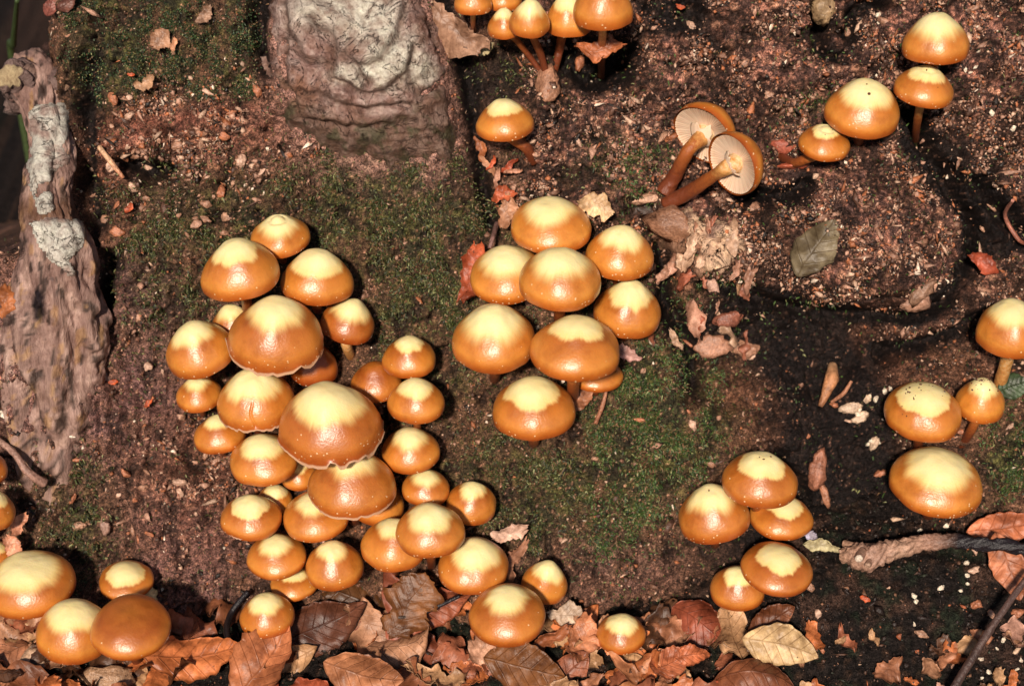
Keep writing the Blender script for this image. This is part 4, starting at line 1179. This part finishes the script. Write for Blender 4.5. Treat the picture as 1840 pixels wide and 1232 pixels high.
for (x, y, l, an, c) in [(872, 268, 50, 110, (0.36, 0.12, 0.045)), (884, 302, 46, 130, (0.46, 0.22, 0.12)), (912, 308, 44, 38, (0.44, 0.09, 0.04)), (924, 316, 34, 5, (0.55, 0.26, 0.16)), (896, 322, 40, 80, (0.40, 0.2, 0.13)), (888, 292, 30, 60, (0.50, 0.10, 0.04))]:
    PL('leaf_strip', 'scrap', x, y, l, 0.28, an, c, 'thin red-brown leaf strip in the fissure below the bent orange stem', 0.85, (random.uniform(-.3, .3), random.uniform(-.2, .3)), 0.007, (0.4, -0.6), 0.2, group='leaf strips in the fissure', nth=36, rings=5)
PL('leaf_scrap', 'scrap', 34, 938, 46, 0.5, 55, (0.55, 0.24, 0.14), 'upper pink scrap between the tilted cap and the big rounded cap', 0.8, (0.1, 0.1), 0.014, (0.2, 0.2), 0.15)
PL('leaf_scrap', 'scrap', 36, 978, 54, 0.5, -60, (0.58, 0.27, 0.16), 'lower pink scrap touching the big rounded cap', 0.8, (0.1, 0.1), 0.014, (0.2, 0.2), 0.15)
PL('leaf_scrap', 'scrap', 278, 1062, 52, 0.45, 100, (0.62, 0.45, 0.22), 'cream scrap beside the cap above the all-brown cap', 0.8, (0.2, 0), 0.010, (0.2, 0.2), 0.15)
PL('leaf_scrap', 'scrap', 1478, 986, 64, 0.32, -12, (0.46, 0.40, 0.22), 'pale greenish sliver at the end of the broken twig', 0.8, (0.0, 0.1), 0.008, (0.2, -0.4), 0.15)
PL('leaf_scrap', 'scrap', 1457, 966, 28, 0.6, -40, (0.36, 0.32, 0.42), 'tiny lilac flake beside the pale greenish sliver', 0.9, (0.0, 0.0), 0.009)
PL('leaf_scrap', 'scrap', 1770, 468, 56, 0.5, -35, (0.36, 0.075, 0.035), 'dull red leaf scrap right of the crumbly bulge', 0.8, (0, 0), 0.006, (0.3, 0.3), 0.25)
PL('leaf_scrap', 'scrap', 5, 570, 60, 0.5, 80, (0.36, 0.12, 0.04), 'orange leaf edge behind the foot of the gnarled root', 0.8, (0, 0), 0.05, (0.3, 0.3), 0.2)
PL('green_leaf', 'ovate', 1826, 695, 62, 0.8, 20, (0.045, 0.075, 0.03), 'dark green leaf behind the stem of the tall-stemmed cap', 0.8, (0, 0), 0.008, (0.1, 0.1), 0.08)
PL('leaf_scrap', 'scrap', 285, 70, 40, 0.9, 40, (0.36, 0.19, 0.11), 'roundish tan crumb of leaf in the dark moss at the top', 0.8, (0, 0), 0.004, (0.2, 0.2), 0.2)
PL('leaf_scrap', 'scrap', 312, 80, 26, 0.4, 80, (0.55, 0.26, 0.14), 'pointed pink scrap in the dark moss at the top', 0.8, (0, 0), 0.004, (0.2, 0.2), 0.2)
PL('leaf_scrap', 'scrap', 370, 28, 40, 0.5, 50, (0.34, 0.2, 0.13), 'long tan scrap in the dark moss beside the pale bark', 0.8, (0, 0), 0.004, (0.2, 0.2), 0.2)
PL('leaf_scrap', 'scrap', 258, 150, 40, 0.6, 30, (0.36, 0.2, 0.11), 'tan scrap below the dark moss beside a red fleck', 0.8, (0, 0), 0.004, (0.2, 0.2), 0.2)

for (x, y, l) in [(236, 132, 14), (230, 376, 22), (204, 685, 18), (264, 722, 20), (1554, 1078, 20), (1218, 12, 18)]:
    PL('red_fleck', 'scrap', x, y, l, 0.5, random.uniform(-60, 60), (0.46, 0.085, 0.025), 'small bright red fleck of leaf on the dark surface', 0.9, (0, 0), 0.004, (0.2, 0.2), 0.2, group='red leaf flecks', nth=28, rings=4)

# reddish peeling bark and splinters below the upturned pair
for k_ in range(26):
    x = random.uniform(1165, 1350); y = random.uniform(385, 640)
    if x < 1230 and y < 560 and random.random() < 0.3: x += 60
    tc, tn = random.choice([((0.36, 0.13, 0.075), 'red-brown'), ((0.46, 0.24, 0.16), 'pink'), ((0.28, 0.085, 0.045), 'dark red'), ((0.56, 0.36, 0.24), 'cream')])
    PL('bark_splinter', 'scrap', x, y, random.uniform(26, 74), random.uniform(0.22, 0.5), random.uniform(55, 125), tc, '%s peeling bark splinter below the upturned mushrooms' % tn, 0.7, (random.uniform(-.45, .45), random.uniform(-.3, .3)),
       random.uniform(0.003, 0.010), (random.uniform(-.5, .5), random.uniform(-1.2, 0.4)), 0.35, cat='bark', group='bark splinters below the upturned pair', nth=36, rings=6)
# loose litter on the ground at the foot of the stump
pal = [ORANGE, ORANGE, REDB, DARKB, TAN, (0.34, 0.14, 0.07), (0.40, 0.20, 0.11), (0.20, 0.07, 0.03), (0.30, 0.10, 0.05)]
tone_names = {ORANGE: 'bright orange', REDB: 'dark red', DARKB: 'blackish brown', TAN: 'light tan', (0.34, 0.14, 0.07): 'reddish brown', (0.40, 0.20, 0.11): 'pale brown', (0.20, 0.07, 0.03): 'deep brown', (0.30, 0.10, 0.05): 'rust red', PINKT: 'pinkish'}
for i in range(150):
    x = random.uniform(-40, 1330); y = random.uniform(1105, 1310) if x > 250 else random.uniform(1120, 1310)
    tone_c = random.choice(pal)
    if 300 < x < 1000 and random.random() < 0.25: y = random.uniform(1080, 1180)
    kind = random.choice(['scrap', 'scrap', 'ovate'])
    PL('litter_leaf', kind, x, y, random.choice([random.uniform(40, 80), random.uniform(80, 150)]), random.uniform(0.4, 0.75), random.uniform(0, 360), tone_c, ('crumpled %s whole leaf in the loose litter along the stump' if kind == 'ovate' else 'crumpled %s leaf fragment in the loose litter along the stump') % tone_names[tone_c], random.uniform(0.0, 0.6), (random.uniform(-.35, .35), random.uniform(-.2, .35)),
       random.uniform(0.001, 0.008), (random.uniform(-.5, .5), random.uniform(-.7, .5)), random.uniform(0.15, 0.4), group='loose leaf litter', nth=40, rings=6)
for i in range(34):
    x = random.uniform(1330, 1880); y = random.uniform(1130, 1270); tone_c = random.choice(pal+[TAN, PINKT])
    PL('litter_leaf', 'scrap', x, y, random.uniform(16, 60), random.uniform(0.3, 0.7), random.uniform(0, 360), tone_c, 'small %s leaf fragment on the black soil beside the twigs' % tone_names[tone_c], 0.4, (random.uniform(-.35, .35), random.uniform(-.2, .35)),
       0.003, (0.2, -.3), 0.3, group='leaf fragments on the black soil', nth=32, rings=5)
# leaves on the ground far behind the root
for i in range(16):
    x = random.uniform(-60, 130); y = random.uniform(-30, 330) if x < 40 else random.uniform(-30, 110)
    PL('fallen_leaf', 'ovate', x, y, random.uniform(40, 70), 0.6, random.uniform(0, 360), random.choice([(0.22, 0.07, 0.05), (0.12, 0.045, 0.03), (0.30, 0.14, 0.11)]), 'blurred brown leaf on the dark ground behind the stump', 0.2,
       (random.uniform(-.3, .3), 0.1), 0.004, (0.3, -.3), 0.2, group='leaves behind the stump', nth=32, rings=5)

# ---------------------------------------------------------------- twigs and needles
def twig(name, pts, rpx, cols, label, seed=3, rough=0.25, nseg=14, cat='twig', sub=10):
    P = []
    for (x, y, lift) in pts:
        h, nn_, _ = cast(x, y); P.append(h - ray(x, y)*lift)
    P = smooth_path(P, sub); n = len(P)
    rad = np.interp(np.linspace(0, 1, n), np.linspace(0, 1, len(rpx)), rpx)*0.00028
    v, q, tr, al = tube(P, rad, nseg, rough, seed, 2.0)
    cc = np.stack([np.interp(al, np.linspace(0, 1, len(cols)), [c[k] for c in cols]) for k in range(3)], -1)
    cc = cc*(1+0.6*fbm(al*9+seed, np.arange(len(v)) % nseg*0.9, 4, seed))[:, None]
    me = mesh_np(name, v, q, tr); attr_col(me, 'col', np.clip(cc, 0.003, 0.9))
    return obj(name, me, M_TWIG, label=label, cat=cat), P
BK = (0.012, 0.009, 0.012); PB = (0.40, 0.24, 0.16)
tw, TP = twig('twig', [(1512, 996, .012), (1560, 1000, .018), (1600, 988, .02), (1680, 972, .022), (1760, 976, .024), (1900, 990, .026)], [11, 24, 19, 14, 12, 11, 11], [PB, (0.36, 0.21, 0.15), (0.42, 0.26, 0.18), (0.36, 0.2, 0.14), BK, BK, BK, BK], 'broken twig, pale peeling bark at one end and black at the other', rough=0.55, nseg=36, sub=22)
for (x, y, r, cc) in [(1544, 1001, 9, (0.6, 0.5, 0.4)), (1560, 1013, 7, (0.35, 0.22, 0.15))]:
    h0 = TP[22]
    zc = (h0-CAM) @ FWD
    p = smooth_path([at(x+6, y-10, zc-0.002), at(x, y, zc-0.008), at(x-1, y+2, zc-0.010)], 5)
    v, q, tr, al = tube(p, np.linspace(r, r*0.75, len(p))*0.00028, 14, 0.15, 5)
    c = np.zeros((len(v), 3))+np.array([0.34, 0.2, 0.14]); c[-1] = cc; c[-16:-2] = cc
    me = mesh_np('branch_scar', v, q, tr); attr_col(me, 'col', c)
    obj('branch_scar', me, M_TWIG, tw)
twig('twig', [(1516, 975, .012), (1550, 984, .016), (1620, 978, .022)], [6, 9, 6], [PB, PB, (0.3, 0.18, 0.12)], 'short splinter lying along the broken twig')
twig('twig', [(1850, 1030, .03), (1800, 1100, .028), (1760, 1160, .024), (1700, 1260, .02)], [5, 6, 7, 7], [(0.12, 0.07, 0.06), (0.10, 0.06, 0.05), (0.06, 0.035, 0.03)], 'thin straight dark twig crossing the wet soil below the orange leaf')
twig('twig', [(-10, 786, .008), (24, 812, .012), (48, 846, .014), (80, 868, .010)], [6, 6, 7, 9], [(0.36, 0.22, 0.17), (0.32, 0.18, 0.14)], 'thin pinkish twig with knobbed end above the tilted cap')
twig('twig', [(446, 1062, .008), (416, 1100, .012), (408, 1140, .014), (428, 1178, .014), (440, 1180, .012)], [5, 6, 6, 5], [BK, (0.02, 0.015, 0.014)], 'black bent stalk hanging beside the lone round cap', rough=0.1)
twig('twig', [(738, 1110, .024), (780, 1092, .026), (826, 1070, .024)], [5, 4, 3], [BK, BK], 'black leaf stalk lying over the large red-brown leaf', rough=0.1)
twig('twig', [(893, 402, .014), (886, 425, .018), (880, 446, .018)], [5, 4, 4], [(0.24, 0.13, 0.11), (0.24, 0.13, 0.11)], 'short stalk of the red leaf left of the middle cluster', rough=0.1)
twig('pine_needle', [(178, 264, .006), (200, 292, .008), (222, 320, .004)], [4.5, 5, 3], [(0.62, 0.40, 0.24), (0.66, 0.38, 0.22), (0.5, 0.2, 0.1)], 'pale straight needle beside the gnarled root', rough=0.08, cat='needle')
twig('bud_scale', [(1496, 656, .010), (1494, 680, .014), (1484, 706, .012), (1474, 730, .008)], [8, 13, 9, 4], [(0.60, 0.36, 0.20), (0.56, 0.26, 0.12), (0.3, 0.13, 0.06)], 'pale club-shaped bud scale in the dark hollow', rough=0.15, cat='bud')
twig('twig', [(1494, 722, .008), (1516, 706, .012), (1530, 684, .012)], [3, 4, 3], [(0.36, 0.16, 0.09), (0.4, 0.18, 0.1)], 'short orange twiglet beside the club-shaped bud scale', rough=0.15)
twig('twig', [(1820, 360, .01), (1806, 388, .012), (1830, 430, .012), (1850, 440, .012)], [3, 4, 3], [(0.5, 0.22, 0.16), (0.3, 0.1, 0.06)], 'thin pink rootlet right of the crumbly bulge', rough=0.15)
twig('twig', [(1070, 760, .006), (1082, 730, .010), (1090, 700, .010)], [4, 4, 3], [(0.32, 0.13, 0.07), (0.36, 0.16, 0.09)], 'thin brown stalk below the flat orange cap of the middle cluster', rough=0.15)
P = np.array([at(24, y, 1.10+0.0008*(y-120)) for y in (0, 40, 80, 122)]); P[:, 0] += [0.002, 0.001, 0, 0]
P = smooth_path(np.concatenate([P[::1], [P[-1]*[1, 1, 0]]]), 8)
v, q, tr, al = tube(P, np.linspace(0.0012, 0.0024, len(P)), 8); v[:, 1] = v[:, 1]
me = mesh_np('grass_blade', v, q, tr); attr_col(me, 'col', (0.05, 0.08, 0.025))
obj('grass_blade', me, M_MOSS, label='single green grass blade standing behind the gnarled root', cat='grass')

# ---------------------------------------------------------------- wood chips and bark fragments
import bmesh
def chip_mesh(seed, el, fl):
    bm = bmesh.new(); bmesh.ops.create_icosphere(bm, subdivisions=3, radius=1.0)
    co = np.array([v.co[:] for v in bm.verts])
    q = [[v.index for v in f.verts] for f in bm.faces]; bm.free()
    rg = np.random.default_rng(int(seed*1000)+5)
    nn_ = rg.normal(0, 1, (11, 3)); nn_ /= np.linalg.norm(nn_, axis=1)[:, None]; dd_ = rg.uniform(0.26, 0.55, 11)
    dots = co @ nn_.T
    r = np.min(np.where(dots > 0.05, dd_/np.maximum(dots, 0.05), 9), axis=1); r = np.minimum(r, 0.62)
    r = r*(1+0.30*fbm(co[:, 0]*5+seed, co[:, 1]*5+co[:, 2]*4, 4, 4, 0.6) + 0.10*np.sin(co[:, 1]*22+4*co[:, 2]))
    return co*r[:, None]*np.array([1, el, fl]), np.array(q)

def chip(name, cx, cy, w, el, fl, ang, col, label, seed=None, lift=0.0, cat='wood chip', group=None, mat=None, parent=None):
    seed = seed if seed is not None else random.uniform(0, 60)
    co, tr = chip_mesh(seed, el, fl)
    hit, nor, _ = cast(cx, cy)
    n = nor*0.5 + N*0.5 - FWD*0.5; n /= np.linalg.norm(n)
    a = math.radians(ang); X = RIGHT*math.cos(a)+UPV*math.sin(a); X = X-n*(X @ n); X /= np.linalg.norm(X); Y = np.cross(n, X)
    L = w*0.00028
    c = np.array(col)*(1+0.5*fbm(co[:, 0]*4+seed, co[:, 1]*4, 3, 6))[:, None]
    pos = hit - ray(cx, cy)*(lift+0.15*L*fl)
    me = mesh_np(name, co*L, None, tr)
    attr_col(me, 'col', np.clip(c, 0.005, 0.9))
    o = obj(name, me, mat or M_BITS, label=label, cat=cat, group=group)
    o.matrix_world = Matrix(((X[0], Y[0], n[0], pos[0]), (X[1], Y[1], n[1], pos[1]), (X[2], Y[2], n[2], pos[2]), (0, 0, 0, 1)))
    return o
PKW = (0.46, 0.26, 0.17)
for (x, y, w, el, an, c, lb) in [
    (1215, 405, 100, 0.6, -25, (0.34, 0.17, 0.10), 'reddish rotten wood lump left of the pale flaking wood'),
    (1282, 515, 76, 0.36, -70, (0.46, 0.27, 0.20), 'smooth pink wood tongue hanging into the dark hollow'),
    (1326, 512, 34, 0.3, -85, (0.44, 0.25, 0.14), 'thin tan splinter beside the smooth pink wood tongue'),
    (1275, 622, 68, 0.55, -8, (0.44, 0.22, 0.14), 'knobbly pink crumb at the lower lip of the dark hollow'),
    (1338, 624, 62, 0.5, -12, (0.42, 0.22, 0.14), 'flat pink chip beside the knobbly pink crumb'),
    (1312, 572, 52, 0.7, 30, (0.30, 0.11, 0.07), 'reddish brown rotten chunk inside the dark hollow'),
    (1640, 545, 64, 0.55, 20, (0.40, 0.22, 0.15), 'pinkish chunk under the right end of the crumbly bulge'),
    (1655, 520, 70, 0.4, 45, (0.30, 0.17, 0.11), 'flaky tan chunk above the pinkish chunk'),
    (985, 150, 70, 0.6, 70, (0.40, 0.20, 0.12), 'crumbly orange base where the bunch of stems joins'),
    (1166, 356, 60, 0.35, 10, (0.56, 0.33, 0.22), 'pale crumbs of wood on the stem bases of the upturned pair'),
    (1165, 382, 60, 0.6, 0, (0.07, 0.04, 0.03), 'dark soil clod on the stem bases of the upturned pair'),
    (1412, 262, 44, 0.6, -20, (0.38, 0.10, 0.06), 'red crumbly chunk left of the lowest cap of the chain'),
    (1428, 298, 50, 0.3, 5, (0.50, 0.12, 0.06), 'red sliver under the lowest cap of the chain'),
    (1480, 18, 60, 0.7, 70, (0.36, 0.24, 0.13), 'yellowish rounded wood knob at the top of the crumbly wood'),
    (1470, 845, 60, 0.5, 80, (0.36, 0.15, 0.09), 'orange rotten lump right of the pointed cap of the group of five'),
    (1482, 890, 46, 0.3, -70, (0.36, 0.16, 0.09), 'orange wood strand below the orange rotten lump'),
    (108, 730, 60, 0.35, 65, (0.26, 0.16, 0.13), 'pinkish bark chip above the small black hole'),
    (118, 598, 70, 0.4, 15, (0.40, 0.24, 0.13), 'pale ochre bark flake at the foot of the gnarled root'),
    (60, 592, 60, 0.3, -5, (0.30, 0.12, 0.06), 'red-brown bark flake at the foot of the gnarled root'),
    (188, 945, 30, 0.6, 85, (0.34, 0.2, 0.15), 'pale wood chip in the mossy hollow above the corner group'),
    (60, 1195, 64, 0.7, 60, (0.42, 0.27, 0.17), 'square beige bark chip below the pale-centred cap of the corner group'),
    (190, 1222, 110, 0.4, 6, (0.40, 0.24, 0.14), 'long beige bark chip at the front below the all-brown cap'),
    (330, 1140, 40, 0.5, -20, (0.30, 0.13, 0.07), 'brown crumb beside the all-brown cap'),
    (8, 744, 22, 0.7, -10, (0.85, 0.75, 0.62), 'small white pebble-like grain at the foot of the gnarled root'),
    (128, 784, 14, 0.5, 0, (0.85, 0.75, 0.62), 'tiny white grain under the small black hole')]:
    chip('wood_chip', x, y, w, el, 0.4, an, c, lb, lift=0.002)
fl = empty('flaking_wood', cast(1265, 430)[0], 'pale cream flaking wood above the dark hollow', 'wood')
for k_, (pl, th, cc_) in enumerate([([(1214, 392), (1240, 374), (1262, 392), (1290, 400), (1318, 404), (1336, 428), (1330, 458), (1316, 478), (1296, 490), (1270, 482), (1262, 452), (1236, 430), (1222, 414)], 7.0, (0.72, 0.48, 0.32)),
                                ([(1240, 440), (1262, 456), (1268, 484), (1252, 500), (1240, 470)], 4.0, (0.44, 0.25, 0.16)),
                                ([(1170, 402), (1210, 398), (1232, 430), (1228, 462), (1196, 450), (1176, 430)], 4.0, (0.34, 0.18, 0.11)),
                                ([(1206, 470), (1232, 470), (1246, 510), (1232, 540), (1212, 520)], 3.0, (0.36, 0.17, 0.10))]):
    patch('flake', pl, th, cc_, 500+k_*11, fl, BV_S, step=3.2, wrinkle=6.0, edge=8, amp=16)
chip_tones = [(PKW, 'pinkish'), ((0.36, 0.19, 0.12), 'brown'), ((0.60, 0.38, 0.27), 'cream'), ((0.42, 0.16, 0.08), 'rusty')]
for i in range(150):
    zone = random.random()
    if zone < 0.10: x = random.uniform(1450, 1840); y = random.uniform(960, 1220); where = 'lying on the black soil'
    elif zone < 0.40: x = random.uniform(160, 480); y = random.uniform(160, 430); where = 'on the wood between root and pale bark'
    elif zone < 0.52: x = random.uniform(130, 400); y = random.uniform(560, 980); where = 'on the wood left of the largest cluster'
    else: x = random.uniform(960, 1835); y = random.uniform(10, 900); where = 'on the crumbly wood right of the fissure'
    tc, tn = random.choice(chip_tones)
    chip('wood_chip', x, y, random.uniform(9, 26), random.uniform(0.3, 0.8), 0.5, random.uniform(0, 180), tc, 'small %s wood chip %s' % (tn, where), lift=0.0005, group='small chips '+where)
for (x, y) in [(1570, 792), (1580, 796), (1560, 800), (1540, 742), (1548, 735), (1575, 720), (1590, 705), (1600, 700), (1690, 1058), (1645, 1072), (1648, 1082), (1645, 1122), (1740, 1046), (1700, 946), (1650, 950), (1760, 1180), (1775, 1205), (1765, 1215), (1752, 122), (1744, 130), (1738, 126), (1757, 92), (1780, 204), (1822, 232), (1580, 30), (1577, 42), (1726, 1060), (1738, 1030), (1736, 1010), (1828, 1200), (1836, 1185), (1805, 1150), (1790, 1165)]:
    chip('white_grain', x+random.uniform(-3, 3), y+random.uniform(-3, 3), random.uniform(7, 13), random.uniform(0.55, 0.9), 0.8, random.uniform(0, 180), (0.86, 0.72, 0.56), 'tiny glistening white grain on dark wood or soil', lift=0.0005, cat='grain', group='white grains', mat=M_CRUMB)
for (x, y, w) in [(1530, 730, 44), (1548, 748, 36), (1560, 718, 30), (1572, 796, 34)]:
    chip('wood_chip', x, y, w, 0.45, 0.4, random.uniform(0, 80), (0.66, 0.48, 0.34), 'bright wet wood chip left of the dirt-spotted pair', lift=0.001, group='wet chips by the dirt-spotted pair')

# dirt on the speckled pair
def specks(c, n, spread):
    vs_ = []; tr = []
    bm = bmesh.new(); bmesh.ops.create_icosphere(bm, subdivisions=1, radius=1.0)
    co = np.array([v.co[:] for v in bm.verts]); fa = np.array([[v.index for v in f.verts] for f in bm.faces]); bm.free()
    for i in range(n):
        ph = abs(random.gauss(0.3, spread)); th = random.gauss(random.choice([1.0, 2.6, 4.4]), 0.5)
        r = math.sin(min(ph, 1.4)); z = c.kk*math.cos(ph)
        r = r - c.bell*math.sin(2*min(ph, 1.57))**2*0.16
        p = c.C + c.R*(np.array([r*math.cos(th), r*math.sin(th), z])*1.0 @ c.F)
        s = random.uniform(0.00025, 0.0007)*(1.5 if random.random() < .15 else 1)
        vs_.append(p + co*s*rng.uniform(0.6, 1.2, (1, 3))); tr.append(fa+i*len(co))
    me = mesh_np('dirt_speck', np.concatenate(vs_), None, np.concatenate(tr)); attr_col(me, 'col', (0.10, 0.035, 0.015))
    o = obj('dirt_specks', me, M_BITS, c.obj); o['kind'] = 'stuff'
for c in CAPS:
    if 'dirt-spotted pair' in c.label and 'speckled cap of' in c.label: specks(c, 34, 0.35)
    elif c.x0 in (1480, 1605, 1434, 1297, 1219): specks(c, 3, 0.4)

# ---------------------------------------------------------------- moss and crumbs (nobody could count them)
flatP = SP.reshape(-1, 3); flatM = SMOSS.ravel(); flatC = RG['crumb'].ravel(); flatB = RG['black'].ravel(); fx, fy = SX.ravel(), SY.ravel()
dPu = np.gradient(SP, axis=1).reshape(-1, 3); dPv = np.gradient(SP, axis=0).reshape(-1, 3)
NR = np.cross(dPu, dPv); NR /= np.linalg.norm(NR, axis=1)[:, None]+1e-12
NR = np.where((NR @ N)[:, None] < 0, -NR, NR)
infr = (fx > -60) & (fx < 1900) & (fy > -60) & (fy < 1290) & (Hs.ravel() > -120)

def scatter(w, n):
    w = np.where(infr, w, 0); w = np.clip(w, 0, None)
    return rng.choice(len(w), n, p=w/w.sum())

nb = 95000
mpatch = np.clip(0.25+1.6*fbm(fx/34, fy/34, 4, 83, 0.6), 0.03, None)
ii = scatter((flatM**1.5*(1-0.8*flatB) + 0.02)*mpatch, nb)
p = flatP[ii] + rng.normal(0, 0.0004, (nb, 3))
d = NR[ii]*0.8 + rng.normal(0, 0.55, (nb, 3)) + np.array([0, 0, -0.15]); d /= np.linalg.norm(d, axis=1)[:, None]
side = np.cross(d, rng.normal(0, 1, (nb, 3))); side /= np.linalg.norm(side, axis=1)[:, None]
ln = (rng.uniform(0.0008, 0.0026, nb)*np.where((fx[ii] < 480) & (fy[ii] < 220), 0.45, 1.0))[:, None]; wd = rng.uniform(0.00016, 0.00042, nb)[:, None]
sag = np.array([0, 0, -1.0])*ln*rng.uniform(0, 0.5, (nb, 1))
V4 = np.stack([p-side*wd, p+side*wd, p+d*ln*0.6+side*wd*0.9, p+d*ln+sag, p+d*ln*0.6-side*wd*0.9], 1).reshape(-1, 3)
k = np.arange(nb)*5
q4 = np.stack([k, k+1, k+2, k+4], -1); t3 = np.stack([k+2, k+3, k+4], -1)
me = mesh_np('moss', V4, q4, t3)
g = rng.random(nb)
mc = np.array([0.022, 0.028, 0.012])*(1-g)[:, None] + np.array([0.092, 0.115, 0.030])*g[:, None]**1.3
dark = ((fx[ii] < 470) & (fy[ii] < 200)) | (fx[ii] > 1060)
mc = np.where(dark[:, None], mc*np.array([0.55, 0.9, 1.0]), mc)
mc = np.where((fx[ii] > 1060)[:, None], mc*np.array([1.5, 1.4, 1.0]), mc)
br = rng.random(nb) < 0.18
mc[br] = np.array([0.20, 0.11, 0.055])
br = rng.random(nb) < 0.10
mc[br] = np.array([0.24, 0.25, 0.10])
attr_col(me, 'col', np.repeat(mc, 5, 0))
o = obj('moss', me, M_MOSS, kind='stuff', label='green and olive moss growing over the stump', cat='moss')

OCT = np.array([[1, 0, 0], [-1, 0, 0], [0, 1, 0], [0, -1, 0], [0, 0, 1], [0, 0, -1.0]])
OF = np.array([[0, 2, 4], [2, 1, 4], [1, 3, 4], [3, 0, 4], [2, 0, 5], [1, 2, 5], [3, 1, 5], [0, 3, 5]])
def crumbs(name, P, nrm, size, cols, label, cat):
    n = len(P)
    sc = size[:, None, None]*rng.uniform(0.35, 1.3, (n, 1, 3))
    sc[:, 0, 0] *= np.where(rng.random(n) < 0.35, rng.uniform(1.8, 3.6, n), 1.0)
    A = rng.normal(0, 1, (n, 3, 3)); Q, _ = np.linalg.qr(A)
    v = (OCT[None]*rng.uniform(0.7, 1.25, (n, 6, 1))*sc) @ Q + (P + nrm*size[:, None]*0.12)[:, None]
    f = (OF[None] + (np.arange(n)*6)[:, None, None]).reshape(-1, 3)
    me = mesh_np(name, v.reshape(-1, 3), None, f, smooth=False)
    attr_col(me, 'col', np.repeat(cols, 6, 0))
    return obj(name, me, M_CRUMB, kind='stuff', label=label, cat=cat)
def palette(n, entries):
    w = np.array([e[0] for e in entries]); c = np.array([e[1] for e in entries])
    return c[rng.choice(len(w), n, p=w/w.sum())]*rng.uniform(0.65, 1.25, (n, 1))
ncr = 44000
clump = np.clip(0.35+1.7*fbm(fx/38, fy/38, 4, 81, 0.6), 0.02, None)**1.3
ii = scatter((flatC*1.0 + 0.28*RG['red'].ravel() + 0.12 - 0.1*flatM)*(1-0.75*RG['bark'].ravel())*(1-0.95*flatB)*clump, ncr)
sz = np.clip(rng.lognormal(math.log(0.00056), 0.55, ncr), 0.0002, 0.0022)
cc = palette(ncr, [(4, (0.11, 0.056, 0.038)), (3, (0.25, 0.13, 0.085)), (3.0, (0.46, 0.26, 0.18)), (1.5, (0.62, 0.41, 0.29)), (2.2, (0.42, 0.15, 0.065)), (0.4, (0.85, 0.70, 0.55)), (2.0, (0.022, 0.015, 0.012))])
crumbs('wood_crumbs', flatP[ii], NR[ii], sz, cc, 'granular brown and pinkish crumbs of rotten wood on the stump', 'wood crumbs')
ng = 24000
gxs = rng.uniform(-0.33, 0.33, ng); gys = rng.uniform(-0.30, 0.02, ng)
Pg = []; 
for a, b in zip(gxs, gys):
    loc, nor, _, _ = BV_G.ray_cast(Vector((a, b, 0.3)), Vector((0, 0, -1)))
    Pg.append(loc[:] if loc else (a, b, 0))
szg = np.clip(rng.lognormal(math.log(0.00055), 0.55, ng), 0.0002, 0.0022)
cg = palette(ng, [(6, (0.026, 0.016, 0.013)), (3, (0.10, 0.050, 0.032)), (1.0, (0.26, 0.13, 0.075)), (0.22, (0.6, 0.40, 0.27)), (0.5, (0.40, 0.12, 0.05)), (1, (0.03, 0.035, 0.02))])
crumbs('soil_crumbs', np.array(Pg), np.tile([0, 0, 1.0], (ng, 1)), szg, cg, 'dark soil crumbs and specks on the forest floor', 'soil crumbs')
